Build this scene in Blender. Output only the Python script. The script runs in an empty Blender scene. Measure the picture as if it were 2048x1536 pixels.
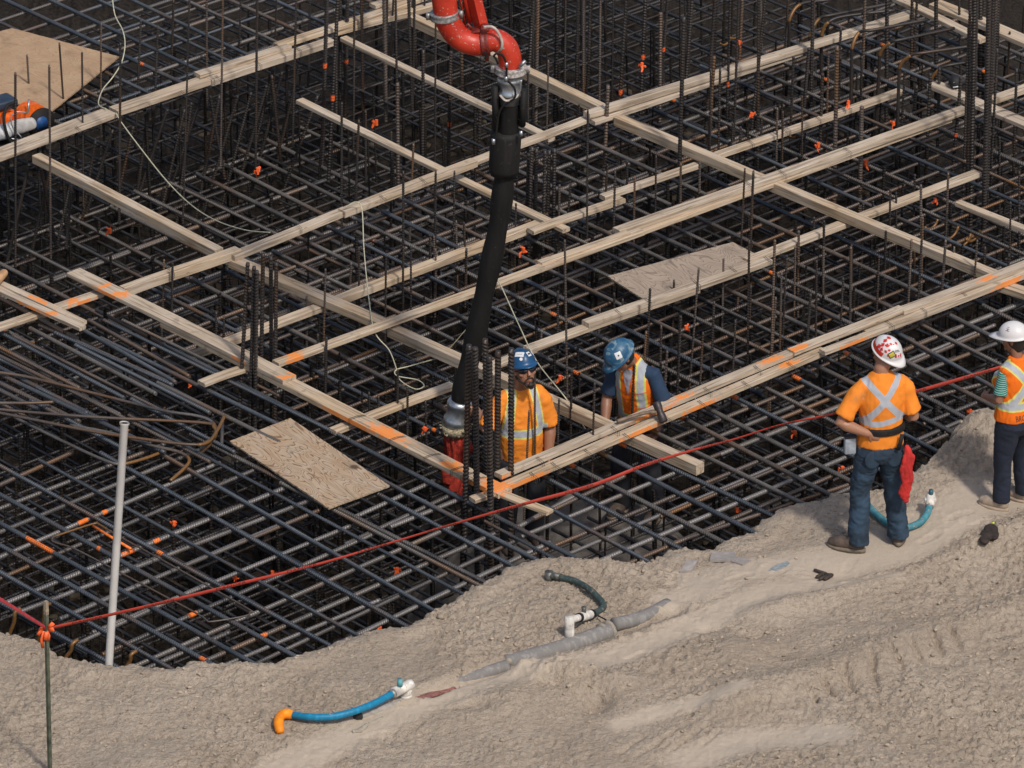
import bpy, bmesh, math, random
import numpy as np
from mathutils import Vector, Matrix, noise as mnoise
from mathutils.bvhtree import BVHTree
random.seed(7); np.random.seed(7)
R = math.radians
scene = bpy.context.scene
COL = scene.collection

# ------------------------------------------------------------------ camera
PITCH = R(26.6); FPX = 13000.0; DIST = 51.0
FWD = Vector((0, math.cos(PITCH), -math.sin(PITCH)))
UPV = Vector((0, math.sin(PITCH), math.cos(PITCH)))
CAM = -FWD * DIST
cd = bpy.data.cameras.new("camera"); cam = bpy.data.objects.new("camera", cd); COL.objects.link(cam)
cam.location = CAM; cam.rotation_euler = (math.pi/2 - PITCH, 0, 0)
cd.sensor_width = 36.0; cd.lens = FPX/2048*36.0; cd.clip_start = 1.0; cd.clip_end = 600.0
scene.camera = cam

# ------------------------------------------------------------------ light
SUN_EL = R(52); SUN_H = Vector((0.50, -0.866, 0)).normalized()
to_sun = Vector((SUN_H.x*math.cos(SUN_EL), SUN_H.y*math.cos(SUN_EL), math.sin(SUN_EL)))
w = bpy.data.worlds.new("World"); scene.world = w; w.use_nodes = True
wn = w.node_tree.nodes; wl = w.node_tree.links
sky = wn.new('ShaderNodeTexSky'); sky.sky_type = 'NISHITA'; sky.sun_disc = False
sky.sun_elevation = SUN_EL; sky.sun_rotation = math.atan2(to_sun.x, to_sun.y); sky.dust_density = 3.0; sky.ozone_density = 1.0
bg = wn['Background']; bg.inputs['Strength'].default_value = 0.10
wl.new(sky.outputs[0], bg.inputs['Color'])
sd = bpy.data.lights.new("sun", 'SUN'); sun = bpy.data.objects.new("sun", sd); COL.objects.link(sun)
sd.energy = 2.3; sd.angle = R(5); sd.color = (1.0, 0.95, 0.88)
sun.rotation_euler = (-to_sun).to_track_quat('-Z', 'Y').to_euler(); sun.location = to_sun*60
scene.view_settings.view_transform = 'Standard'; scene.view_settings.look = 'None'
scene.view_settings.exposure = 0.15; scene.view_settings.gamma = 1.0

# ------------------------------------------------------------------ geometry of the photograph
def ray(px, py): return (FWD + Vector((1, 0, 0))*((px-1024)/FPX) - UPV*((py-768)/FPX))
def at(px, py, z=0.0):
    d = ray(px, py); return CAM + d*((z-CAM.z)/d.z)
def aty(px, py, Y):
    d = ray(px, py); return CAM + d*((Y-CAM.y)/d.y)
AZ = R(41.8)
EU = Vector((math.cos(AZ), math.sin(AZ), 0)); ED = Vector((math.sin(AZ), -math.cos(AZ), 0))
def uv(p): return p.dot(EU), p.dot(ED)
def UD(u, d, z=0.0): return EU*u + ED*d + Vector((0, 0, z))

# ------------------------------------------------------------------ materials
MATS = {}
def newmat(name):
    m = bpy.data.materials.new(name); m.use_nodes = True; return m, m.node_tree.nodes, m.node_tree.links, m.node_tree.nodes['Principled BSDF']
def N(n, typ, **kw):
    x = n.new(typ)
    for k, v in kw.items():
        if k in x.inputs: x.inputs[k].default_value = v
        else: setattr(x, k, v)
    return x
def ramp(n, l, fac, stops):
    r = n.new('ShaderNodeValToRGB'); e = r.color_ramp.elements
    while len(e) < len(stops): e.new(0.5)
    for i, (p, c) in enumerate(stops):
        e[i].position = p; e[i].color = (c[0], c[1], c[2], 1) if hasattr(c, '__len__') else (c, c, c, 1)
    l.new(fac, r.inputs[0]); return r.outputs[0]
def mix(n, l, fac, a, b):
    m = n.new('ShaderNodeMix'); m.data_type = 'RGBA'
    for s, v in ((m.inputs[0], fac), (m.inputs[6], a), (m.inputs[7], b)):
        if isinstance(v, bpy.types.NodeSocket): l.new(v, s)
        else: s.default_value = v if not hasattr(v, '__len__') else (v[0], v[1], v[2], 1)
    return m.outputs[2]
def plain(name, col, rough=0.6, metal=0.0, var=0.25, scale=30.0, bump=0.0, bscale=120.0, spec=0.5, var_scale2=None):
    if name in MATS: return MATS[name]
    m, n, l, b = newmat(name)
    tc = N(n, 'ShaderNodeTexCoord'); nz = N(n, 'ShaderNodeTexNoise', Scale=scale, Detail=6.0)
    l.new(tc.outputs['Object'], nz.inputs['Vector'])
    lo = [c*(1-var) for c in col]; hi = [min(1, c*(1+var)) for c in col]
    l.new(ramp(n, l, nz.outputs[0], [(0.3, lo), (0.7, hi)]), b.inputs['Base Color'])
    b.inputs['Roughness'].default_value = rough; b.inputs['Metallic'].default_value = metal
    b.inputs['Specular IOR Level'].default_value = spec
    if bump:
        nb = N(n, 'ShaderNodeTexNoise', Scale=bscale, Detail=4.0); l.new(tc.outputs['Object'], nb.inputs['Vector'])
        bp = N(n, 'ShaderNodeBump', Strength=bump, Distance=0.01); l.new(nb.outputs[0], bp.inputs['Height']); l.new(bp.outputs[0], b.inputs['Normal'])
    MATS[name] = m; return m

def mat_rebar(name, c1, c2, rust, rusty=0.35, wave=None):
    m, n, l, b = newmat(name)
    tc = N(n, 'ShaderNodeTexCoord'); oi = N(n, 'ShaderNodeObjectInfo')
    add = N(n, 'ShaderNodeVectorMath', operation='ADD'); l.new(tc.outputs['Object'], add.inputs[0])
    sc = N(n, 'ShaderNodeVectorMath', operation='SCALE'); sc.inputs[0].default_value = (37, 11, 5); l.new(oi.outputs['Random'], sc.inputs['Scale']); l.new(sc.outputs[0], add.inputs[1])
    nz = N(n, 'ShaderNodeTexNoise', Scale=2.2, Detail=5.0); l.new(add.outputs[0], nz.inputs['Vector'])
    nr = N(n, 'ShaderNodeTexNoise', Scale=1.3, Detail=8.0); l.new(add.outputs[0], nr.inputs['Vector'])
    ng = N(n, 'ShaderNodeTexNoise', Scale=150.0, Detail=2.0); l.new(tc.outputs['Object'], ng.inputs['Vector'])
    ct = mix(n, l, oi.outputs['Random'], c1, c2)
    cr = ramp(n, l, nz.outputs[0], [(0.35, 0.0), (0.65, 1.0)])
    ct2 = mix(n, l, cr, ct, [x*1.6 for x in c2])
    rr = ramp(n, l, nr.outputs[0], [(0.62-rusty*0.25, 0.0), (0.80-rusty*0.15, 1.0)])
    ct3 = mix(n, l, rr, ct2, rust)
    gm = ramp(n, l, ng.outputs[0], [(0.3, 0.65), (0.7, 1.35)])
    mu = N(n, 'ShaderNodeMix', data_type='RGBA', blend_type='MULTIPLY'); mu.inputs[0].default_value = 1.0; l.new(ct3, mu.inputs[6]); l.new(gm, mu.inputs[7])
    l.new(mu.outputs[2], b.inputs['Base Color'])
    b.inputs['Metallic'].default_value = 0.35; b.inputs['Roughness'].default_value = 0.46; b.inputs['Specular IOR Level'].default_value = 0.45
    if wave is not None:
        vm = N(n, 'ShaderNodeVectorMath', operation='DOT_PRODUCT'); l.new(tc.outputs['Object'], vm.inputs[0]); vm.inputs[1].default_value = wave
        s1 = N(n, 'ShaderNodeMath', operation='MULTIPLY'); s1.inputs[1].default_value = 2*math.pi/0.024; l.new(vm.outputs['Value'], s1.inputs[0])
        s2 = N(n, 'ShaderNodeMath', operation='SINE'); l.new(s1.outputs[0], s2.inputs[0])
        bp = N(n, 'ShaderNodeBump', Strength=0.7, Distance=0.0022); l.new(s2.outputs[0], bp.inputs['Height']); l.new(bp.outputs[0], b.inputs['Normal'])
    return m
BLUE = (0.046, 0.058, 0.074); GREY = (0.056, 0.054, 0.056); BRN = (0.070, 0.054, 0.047); RUST = (0.17, 0.085, 0.035)
M_blue = mat_rebar('rebar_blue', BLUE, (0.060, 0.066, 0.074), RUST, 0.35)
M_grey = mat_rebar('rebar_grey', GREY, (0.10, 0.090, 0.082), RUST, 0.4)
M_brn = mat_rebar('rebar_brown', BRN, (0.085, 0.068, 0.058), RUST, 0.6)
M_light = mat_rebar('rebar_dusty', (0.17, 0.16, 0.145), (0.13, 0.12, 0.115), (0.14, 0.10, 0.07), 0.1)
M_rust = mat_rebar('rebar_rusty', (0.12, 0.060, 0.022), (0.16, 0.08, 0.03), (0.22, 0.11, 0.035), 0.9)
M_dark = mat_rebar('rebar_dark', (0.026, 0.023, 0.021), (0.036, 0.030, 0.027), (0.075, 0.038, 0.018), 0.35)
M_lowU = mat_rebar('rebar_low_u', (0.036, 0.032, 0.030), (0.042, 0.037, 0.035), (0.05, 0.032, 0.02), 0.3, tuple(EU))  # low bars coloured darker than the upper steel: pit shade put into the colour
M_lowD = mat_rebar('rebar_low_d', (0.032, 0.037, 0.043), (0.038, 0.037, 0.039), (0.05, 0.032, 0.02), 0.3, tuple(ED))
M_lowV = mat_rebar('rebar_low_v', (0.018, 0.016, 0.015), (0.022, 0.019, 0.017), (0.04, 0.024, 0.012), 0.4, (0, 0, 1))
M_orange = plain('orange_spray', (0.80, 0.17, 0.02), 0.55, var=0.3, scale=40)
M_flag = plain('orange_ribbon', (0.85, 0.13, 0.03), 0.5, var=0.2)

def mat_wood():
    m, n, l, b = newmat('lumber')
    tc = N(n, 'ShaderNodeTexCoord'); oi = N(n, 'ShaderNodeObjectInfo')
    sc = N(n, 'ShaderNodeVectorMath', operation='SCALE'); sc.inputs[0].default_value = (31, 17, 9); l.new(oi.outputs['Random'], sc.inputs['Scale'])
    add = N(n, 'ShaderNodeVectorMath', operation='ADD'); l.new(tc.outputs['Object'], add.inputs[0]); l.new(sc.outputs[0], add.inputs[1])
    mp = N(n, 'ShaderNodeMapping'); mp.inputs['Scale'].default_value = (1.6, 34, 34); l.new(add.outputs[0], mp.inputs[0])
    g = N(n, 'ShaderNodeTexNoise', Scale=1.5, Detail=9.0, Distortion=0.6); l.new(mp.outputs[0], g.inputs['Vector'])
    big = N(n, 'ShaderNodeTexNoise', Scale=2.3, Detail=6.0); l.new(add.outputs[0], big.inputs['Vector'])
    knot = N(n, 'ShaderNodeTexVoronoi', Scale=3.2); mpk = N(n, 'ShaderNodeMapping'); mpk.inputs['Scale'].default_value = (1, 5, 5); l.new(add.outputs[0], mpk.inputs[0]); l.new(mpk.outputs[0], knot.inputs['Vector'])
    base = mix(n, l, oi.outputs['Random'], (0.52, 0.390, 0.255), (0.44, 0.365, 0.285))
    wh = mix(n, l, ramp(n, l, big.outputs[0], [(0.40, 0.0), (0.68, 1.0)]), base, (0.56, 0.47, 0.37))
    dk = N(n, 'ShaderNodeMix', data_type='RGBA', blend_type='MULTIPLY'); dk.inputs[0].default_value = 1; l.new(wh, dk.inputs[6])
    l.new(ramp(n, l, g.outputs[0], [(0.34, (0.50, 0.46, 0.42)), (0.50, (0.92, 0.90, 0.88)), (0.75, (1.12, 1.1, 1.08))]), dk.inputs[7])
    st = N(n, 'ShaderNodeTexNoise', Scale=9.0, Detail=8.0); l.new(add.outputs[0], st.inputs['Vector'])
    c2 = mix(n, l, ramp(n, l, st.outputs[0], [(0.62, 0.0), (0.74, 0.55)]), dk.outputs[2], (0.20, 0.15, 0.11))
    c2 = mix(n, l, ramp(n, l, knot.outputs[0], [(0.05, 0.75), (0.09, 0.0)]), c2, (0.16, 0.09, 0.05))
    at_ = N(n, 'ShaderNodeAttribute', attribute_name='paint')
    pn = N(n, 'ShaderNodeTexNoise', Scale=24.0, Detail=5.0); l.new(add.outputs[0], pn.inputs['Vector'])
    s = N(n, 'ShaderNodeMath', operation='ADD'); l.new(at_.outputs['Fac'], s.inputs[0]); l.new(pn.outputs[0], s.inputs[1])
    c3 = mix(n, l, ramp(n, l, s.outputs[0], [(0.84, 0.0), (1.06, 0.88)]), c2, (0.82, 0.25, 0.045))
    l.new(c3, b.inputs['Base Color']); b.inputs['Roughness'].default_value = 0.8; b.inputs['Specular IOR Level'].default_value = 0.25
    bp = N(n, 'ShaderNodeBump', Strength=0.5, Distance=0.004); l.new(g.outputs[0], bp.inputs['Height']); l.new(bp.outputs[0], b.inputs['Normal'])
    return m
M_wood = mat_wood()
def mat_ply(name, c1, c2, dk, ringy):
    m, n, l, b = newmat(name)
    tc = N(n, 'ShaderNodeTexCoord'); mp = N(n, 'ShaderNodeMapping'); mp.inputs['Scale'].default_value = (1.0, 3.2, 1); l.new(tc.outputs['Object'], mp.inputs[0])
    w0 = N(n, 'ShaderNodeTexNoise', Scale=1.7, Detail=2.5, Distortion=0.9); l.new(mp.outputs[0], w0.inputs['Vector'])
    ml = N(n, 'ShaderNodeMath', operation='MULTIPLY'); ml.inputs[1].default_value = 130.0; l.new(w0.outputs[0], ml.inputs[0])
    sn = N(n, 'ShaderNodeMath', operation='SINE'); l.new(ml.outputs[0], sn.inputs[0])
    nz = N(n, 'ShaderNodeTexNoise', Scale=5.0, Detail=8.0); l.new(tc.outputs['Object'], nz.inputs['Vector'])
    base = mix(n, l, ramp(n, l, nz.outputs[0], [(0.35, 0.0), (0.65, 1.0)]), c1, c2)
    c = mix(n, l, ramp(n, l, sn.outputs[0], [(0.62, 0.0), (0.98, ringy)]), base, dk)
    st = N(n, 'ShaderNodeTexNoise', Scale=2.6, Detail=9.0, Roughness=0.65); l.new(tc.outputs['Object'], st.inputs['Vector']); c = mix(n, l, ramp(n, l, st.outputs[0], [(0.54, 0.0), (0.70, 0.6)]), c, [x*0.42 for x in c2])
    kn = N(n, 'ShaderNodeTexVoronoi', Scale=2.1); l.new(tc.outputs['Object'], kn.inputs['Vector'])
    c = mix(n, l, ramp(n, l, kn.outputs[0], [(0.05, 0.9), (0.10, 0.0)]), c, (0.10, 0.06, 0.035))
    l.new(c, b.inputs['Base Color']); b.inputs['Roughness'].default_value = 0.85; b.inputs['Specular IOR Level'].default_value = 0.2
    bp = N(n, 'ShaderNodeBump', Strength=0.3, Distance=0.004); l.new(sn.outputs[0], bp.inputs['Height']); l.new(bp.outputs[0], b.inputs['Normal'])
    return m
M_ply = mat_ply('plywood_worn', (0.41, 0.285, 0.18), (0.45, 0.355, 0.26), (0.15, 0.085, 0.045), 0.8)
M_ply2 = mat_ply('plywood_new', (0.44, 0.30, 0.185), (0.38, 0.25, 0.15), (0.24, 0.15, 0.085), 0.4)
M_ply3 = mat_ply('plywood_grey', (0.39, 0.31, 0.235), (0.33, 0.26, 0.20), (0.13, 0.09, 0.065), 0.6)

# ------------------------------------------------------------------ object helpers
def meta(o, label=None, cat=None, group=None, kind=None):
    if label: o['label'] = label
    if cat: o['category'] = cat
    if group: o['group'] = group
    if kind: o['kind'] = kind
    return o
def link(o, parent=None):
    COL.objects.link(o)
    if parent is not None: o.parent = parent
    return o
def mesh_obj(name, me, mat=None, parent=None):
    if mat is not None and not me.materials: me.materials.append(mat)
    return link(bpy.data.objects.new(name, me), parent)
def bm_obj(name, bm, mat, parent=None, smooth=True):
    me = bpy.data.meshes.new(name); bmesh.ops.recalc_face_normals(bm, faces=bm.faces); bm.to_mesh(me); bm.free()
    for p in me.polygons: p.use_smooth = smooth
    return mesh_obj(name, me, mat, parent)
def empty(name, loc=(0, 0, 0), rz=0.0):
    o = bpy.data.objects.new(name, None); o.empty_display_size = 0.1; link(o); o.location = loc; o.rotation_euler = (0, 0, rz); return o
def frame(d, side=None):
    d = d.normalized()
    s = side if side is not None else (Vector((0, 0, 1)) if abs(d.z) < 0.9 else Vector((1, 0, 0)))
    x = (s - d*s.dot(d))
    if x.length < 1e-5: x = d.orthogonal()
    x.normalize(); return x, d.cross(x)
def tube(bm, pts, rads, n=12, side=None, caps=True, dome=False):
    """rings swept through pts; rads: r or (r along side, r across)"""
    pts = [Vector(p) for p in pts]; rings = []
    if isinstance(rads, tuple) or not hasattr(rads, '__len__'): rads = [rads]*len(pts)
    rr = [(r, r) if not hasattr(r, '__len__') else r for r in rads]
    px = None
    seq = []
    for i, p in enumerate(pts):
        d = (pts[min(i+1, len(pts)-1)] - pts[max(i-1, 0)]); seq.append((p, d, rr[i]))
    if dome in (True, 'start'):
        p, d, r = seq[0]; dn = d.normalized(); m = min(r)
        seq = [(p - dn*m*0.85, d, (r[0]*0.45, r[1]*0.45)), (p - dn*m*0.5, d, (r[0]*0.82, r[1]*0.82))] + seq
    if dome is True:
        p, d, r = seq[-1]; dn = d.normalized(); m = min(r)
        seq += [(p + dn*m*0.5, d, (r[0]*0.82, r[1]*0.82)), (p + dn*m*0.85, d, (r[0]*0.45, r[1]*0.45))]
    for p, d, r in seq:
        x, y = frame(d, side if side is not None else px); px = x
        rings.append([bm.verts.new(p + x*(math.cos(a)*r[0]) + y*(math.sin(a)*r[1])) for a in (2*math.pi*k/n for k in range(n))])
    for a, b in zip(rings, rings[1:]):
        for k in range(n): bm.faces.new((a[k], a[(k+1) % n], b[(k+1) % n], b[k]))
    if caps: bm.faces.new(rings[0][::-1]); bm.faces.new(rings[-1])
    return rings
def box(bm, c, s, rot=None, bevel=0.0):
    r = bmesh.ops.create_cube(bm, size=1.0)
    M = Matrix.Translation(c) @ (rot.to_4x4() if rot is not None else Matrix.Identity(4)) @ Matrix.Diagonal((s[0], s[1], s[2], 1))
    bmesh.ops.transform(bm, matrix=M, verts=r['verts'])
    if bevel:
        es = list({e for v in r['verts'] for e in v.link_edges}); bmesh.ops.bevel(bm, geom=es, offset=bevel, segments=2, affect='EDGES', profile=0.5)
def ball(bm, c, r, rot=None, seg=16):
    q = bmesh.ops.create_uvsphere(bm, u_segments=seg, v_segments=seg//2+2, radius=1.0)
    r = (r, r, r) if not hasattr(r, '__len__') else r
    M = Matrix.Translation(c) @ (rot.to_4x4() if rot is not None else Matrix.Identity(4)) @ Matrix.Diagonal((r[0], r[1], r[2], 1))
    bmesh.ops.transform(bm, matrix=M, verts=q['verts'])
def catmull(pts, k=6):
    P = [Vector(p) for p in pts]; out = []
    for i in range(len(P)-1):
        p0 = P[max(i-1, 0)]; p1 = P[i]; p2 = P[i+1]; p3 = P[min(i+2, len(P)-1)]
        for j in range(k):
            t = j/k; out.append(0.5*((2*p1) + (p2-p0)*t + (2*p0-5*p1+4*p2-p3)*t*t + (3*p1-p0-3*p2+p3)*t**3))
    out.append(P[-1]); return out
def grid_mesh(name, X, Y, Z):
    ny, nx = Z.shape; v = np.empty((ny*nx, 3), np.float32)
    v[:, 0] = X.ravel(); v[:, 1] = Y.ravel(); v[:, 2] = Z.ravel()
    i = np.arange(ny*nx).reshape(ny, nx)
    q = np.stack([i[:-1, :-1], i[:-1, 1:], i[1:, 1:], i[1:, :-1]], -1).reshape(-1, 4).astype(np.int32)
    return np_mesh(name, v, q)
def np_mesh(name, v, q, smooth=True):
    me = bpy.data.meshes.new(name); me.vertices.add(len(v)); me.vertices.foreach_set('co', np.ascontiguousarray(v, np.float32).ravel())
    k = q.shape[1]
    me.loops.add(len(q)*k); me.loops.foreach_set('vertex_index', q.ravel().astype(np.int32)); me.polygons.add(len(q))
    me.polygons.foreach_set('loop_start', np.arange(0, len(q)*k, k, dtype=np.int32)); me.polygons.foreach_set('loop_total', np.full(len(q), k, np.int32))
    me.polygons.foreach_set('use_smooth', np.full(len(q), smooth)); me.update(calc_edges=True); me.validate(); return me
def fattr(me, name, vals):
    a = me.attributes.new(name, 'FLOAT', 'POINT'); a.data.foreach_set('value', np.asarray(vals, np.float32))
# vectorised value noise
def vnoise(x, y, seed=0):
    xi = np.floor(x).astype(np.int64); yi = np.floor(y).astype(np.int64); xf = x-xi; yf = y-yi
    def h(a, b):
        n = (a*374761393 + b*668265263 + seed*1442695041) & 0xffffffff
        n = ((n ^ (n >> 13))*1274126177) & 0xffffffff; n = n ^ (n >> 16); return (n & 0xffff)/65535.0
    u = xf*xf*xf*(xf*(xf*6-15)+10); v = yf*yf*yf*(yf*(yf*6-15)+10)
    return (h(xi, yi)*(1-u)+h(xi+1, yi)*u)*(1-v) + (h(xi, yi+1)*(1-u)+h(xi+1, yi+1)*u)*v
def fbm(x, y, o=4, seed=0, ridged=False):
    s = 0; a = 1.0; t = 0
    for i in range(o):
        n = vnoise(x, y, seed+i*17)
        if ridged: n = 1-np.abs(2*n-1)
        s = s + a*n; t += a; a *= 0.5; x = x*2.03+5.1; y = y*2.03-3.7
    return s/t
# ------------------------------------------------------------------ ground: dirt bank, pit wall and pit floor as one sheet
EDGE_PX = [(-700,1120),(-300,1190),(-60,1262),(0,1275),(45,1290),(80,1305),(115,1328),(150,1345),(200,1356),(260,1358),(300,1363),(345,1362),(370,1353),(385,1345),(410,1352),(450,1355),(500,1352),(540,1345),(575,1335),(615,1320),(650,1305),(665,1292),(690,1288),(735,1275),(780,1262),(825,1255),(850,1238),(870,1225),(900,1217),(930,1195),(970,1170),(1005,1145),(1040,1130),(1075,1123),(1140,1122),(1175,1127),(1200,1120),(1250,1132),(1300,1130),(1345,1105),(1370,1097),(1420,1092),(1455,1075),(1510,1058),(1530,1035),(1560,1020),(1600,1008),(1640,1008),(1670,990),(1700,985),(1760,985),(1800,972),(1835,955),(1870,932),(1905,905),(1935,875),(1958,850),(1985,842),(2030,838),(2100,800),(2300,700),(2800,480)]
Z_EDGE = 0.05
EDGE = np.array([[at(x, y, Z_EDGE).x, at(x, y, Z_EDGE).y] for x, y in EDGE_PX])
def seg_dist(X, Y, P):
    best = np.full(X.shape, 1e9)
    for (ax, ay), (bx, by) in zip(P[:-1], P[1:]):
        dx, dy = bx-ax, by-ay; L = dx*dx+dy*dy+1e-12
        t = np.clip(((X-ax)*dx+(Y-ay)*dy)/L, 0, 1); best = np.minimum(best, np.hypot(X-ax-t*dx, Y-ay-t*dy))
    return best
def pxline(pts, z=0.04): return np.array([[at(x, y, z).x, at(x, y, z).y] for x, y in pts])
def gauss(X, Y, px, py, r, rx=1.0):
    p = at(px, py, 0.04); return np.exp(-(((X-p.x)/(r*rx))**2 + ((Y-p.y)/r)**2))
PIT_Z = -1.75
FOOT = [(1610,1075,0.4),(1560,1150,.9),(1480,1165,.5),(1700,1130,1.2),(1860,1080,.8),(1920,1040,.6),(1330,1180,.3),(1270,1330,.7),(1150,1395,.5),(930,1440,.6),(760,1490,.4),(380,1440,2.2),(250,1420,1.1),(480,1410,.3),(330,1500,.2),(1010,1240,.8),(930,1290,1.2)]
def smooth_mask(X, Y):
    m = np.zeros(X.shape)
    for pts, wd in (([(560,1560),(700,1490),(850,1425),(1000,1378),(1180,1345),(1330,1292),(1500,1215),(1680,1150),(1850,1095),(1960,1030),(2100,985)], 0.20),
                    ([(1400,1170),(1560,1140),(1700,1120),(1850,1050),(1960,1000)], 0.26),
                    ([(1240,1470),(1350,1440),(1480,1415)], 0.11), ([(1380,1540),(1500,1505),(1660,1500)], 0.22), ([(1340,1215),(1440,1180)], 0.2),
                    ([(1650,1190),(1780,1165)], .1)):
        d = seg_dist(X, Y, pxline(pts)); m = np.maximum(m, np.clip(1.25-d/wd, 0, 1))
    return m*m*(3-2*m)
def ground_z(X, Y, fine=True):
    sd_ = seg_dist(X, Y, EDGE); ey = np.interp(X, EDGE[:, 0], EDGE[:, 1])
    inside = np.where(Y > ey, 1.0, -1.0)*sd_           # >0 : in the pit
    jag = (fbm(X*5, Y*5, 4, 3)-0.5)*0.16 + (vnoise(X*24, Y*24, 9)-0.5)*0.035
    s = inside + jag*0.8
    sm = smooth_mask(X, Y)
    base = 0.055 + (fbm(X*0.8, Y*0.8, 3, 21)-0.5)*0.13 + (fbm(X*3.1, Y*3.1, 3, 5)-0.5)*0.045*(1-0.6*sm)
    base += np.clip((-Y-3.3), 0, 50)*0.03
    rough = (1-sm)*(0.35+0.9*np.clip(fbm(X*1.1, Y*1.1, 2, 77)*2.2-0.6, 0, 1))
    if fine:
        cl = np.clip(vnoise(X*20+fbm(X*9,Y*9,2,4)*2, Y*20, 31)-0.42, 0, 1)*1.7
        cl2 = np.clip(vnoise(X*41, Y*41+fbm(X*14,Y*14,2,6)*2, 37)-0.40, 0, 1)*1.7
        cl3 = vnoise(X*85, Y*85, 41)
        base += rough*(cl*0.018 + cl2*0.020 + cl3*0.014) + sm*(cl3*0.005 + (fbm(X*14, Y*7, 3, 8)-0.5)*0.014 + np.clip(vnoise(X*26, Y*26, 44)-0.72, 0, 1)*0.03)
        cr = fbm(X*4+2, Y*6, 4, 55, True); base -= rough*np.clip(cr-0.86, 0, 1)*0.32
        c3 = np.abs(vnoise(X*16+fbm(X*30, Y*30, 2, 60)*1.6, Y*22+fbm(X*26, Y*26, 2, 61)*1.6, 62)-0.5); gate = np.clip(fbm(X*5, Y*5, 3, 63)*5-2.45, 0, 1)
        base -= (rough+0.15)*np.clip(1-c3/0.035, 0, 1)*0.020*gate
        c4 = np.abs(vnoise(X*34+fbm(X*50, Y*50, 2, 64)*1.5, Y*44+fbm(X*44, Y*44, 2, 65)*1.5, 66)-0.5)
        base -= (rough*0.9+0.05)*np.clip(1-c4/0.06, 0, 1)*0.011*np.clip(fbm(X*9, Y*9, 3, 67)*5-2.2, 0, 1)
        e1 = np.exp(-(seg_dist(X, Y, pxline([(1640,1415),(1770,1350),(1900,1290)]))/0.15)**4); base -= e1*0.045*np.clip(np.sin((X*0.95+Y*0.31)*33+vnoise(X*3, Y*3, 70)*3), 0, 1)**2
        e2 = np.exp(-(seg_dist(X, Y, pxline([(1960,1500),(2120,1510)]))/0.16)**4); base -= e2*0.03*np.clip(np.sin((Y-X*0.05)*42), 0, 1)**2
        e3 = np.exp(-(seg_dist(X, Y, pxline([(1260,1520),(1400,1490)]))/0.14)**4); base -= e3*0.02*np.clip(np.sin((X*0.8-Y*0.6)*48), 0, 1)**2
        for (qx, qy, an) in FOOT:
            p_ = at(qx, qy, 0.04); ca, sa = math.cos(an), math.sin(an); U_ = (X-p_.x)*ca+(Y-p_.y)*sa; V_ = -(X-p_.x)*sa+(Y-p_.y)*ca
            jt = (vnoise(X*30, Y*30, 71)-0.5)*0.9; r_ = (np.abs(U_)/0.12)**3+(np.abs(V_)/0.043)**3+jt; base -= np.clip(1.3-r_, 0, 1)*(0.010+0.005*np.sin(U_*210)) - 0.004*np.exp(-((r_-1.6)/0.5)**2)
    # crater and footprints beside the pipe, mound under the woman, bank along the pipe
    base += -0.10*gauss(X, Y, 1190, 1425, 0.13, 0.9) + (0.10*gauss(X, Y, 1120, 1372, 0.17, 1.4) + 0.07*gauss(X, Y, 1040, 1352, .11) + 0.07*gauss(X, Y, 1235, 1388, .12) + 0.05*gauss(X, Y, 1010, 1430, .2, 1.3))*(0.55+0.9*fbm(X*11, Y*11, 3, 83, True)) - 0.05*gauss(X, Y, 1105, 1395, .05, 2.0)
    base += -0.04*gauss(X, Y, 1690, 1150, .12) + 0.05*gauss(X, Y, 1450, 1330, .25, 1.6)
    for (qx, qy) in ((1420, 1275), (1560, 1330), (1680, 1390), (1760, 1290), (1890, 1340), (960, 1440), (780, 1500), (1500, 1290)):
        base += -0.035*gauss(X, Y, qx, qy, 0.07, 1.5)
    d = seg_dist(X, Y, pxline([(1350,1235),(1200,1285),(1010,1350),(860,1405)])); base = base*(1-0.8*np.exp(-(d/0.09)**2)) + 0.045*0.8*np.exp(-(d/0.09)**2) + 0.012*np.exp(-((d-.11)/0.05)**2)
    d = seg_dist(X, Y, pxline([(1500,1250),(1750,1180),(1900,1120),(2100,1040)])); base += 0.05*np.exp(-((d)/0.10)**2)
    d = seg_dist(X, Y, pxline([(1450,1430),(1650,1370),(1900,1270),(2100,1200)])); base += 0.07*np.exp(-(d/0.2)**2)
    md = gauss(X, Y, 1975, 905, 0.42, 0.8); base += 0.30*md
    flat = np.maximum(gauss(X, Y, 1745, 1095, 0.42, 1.2), gauss(X, Y, 2005, 1012, 0.30)); base = base*(1-0.85*flat) + 0.05*0.85*flat + 0.15*md*flat*0
    # rim
    base += 0.03*np.exp(-((s+0.10)/0.09)**2)
    t = np.clip((s)/0.22, 0, 1); t = t*t*(3-2*t)
    floor = PIT_Z + (fbm(X*1.6, Y*1.6, 3, 91)-0.5)*0.35 + (fbm(X*7, Y*7, 3, 92)-0.5)*0.16
    for (gx, gy, gr, gh) in HEAPS: floor = floor + gh*np.exp(-(((X-gx)**2+(Y-gy)**2)/gr**2))
    wall = 0.07*(fbm(X*9, Y*9, 3, 12)-0.5)
    return base*(1-t) + (floor)*t + wall*t*(1-t)*4, s
P1 = at(1041, 892, -0.12); P2 = at(1278, 822, 0.0)
FLOOR1 = -1.0; FLOOR2 = -0.92
HEAPS = [(P1.x, P1.y, 0.75, 0.0), (P2.x, P2.y, 0.75, 0.0)]
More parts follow.
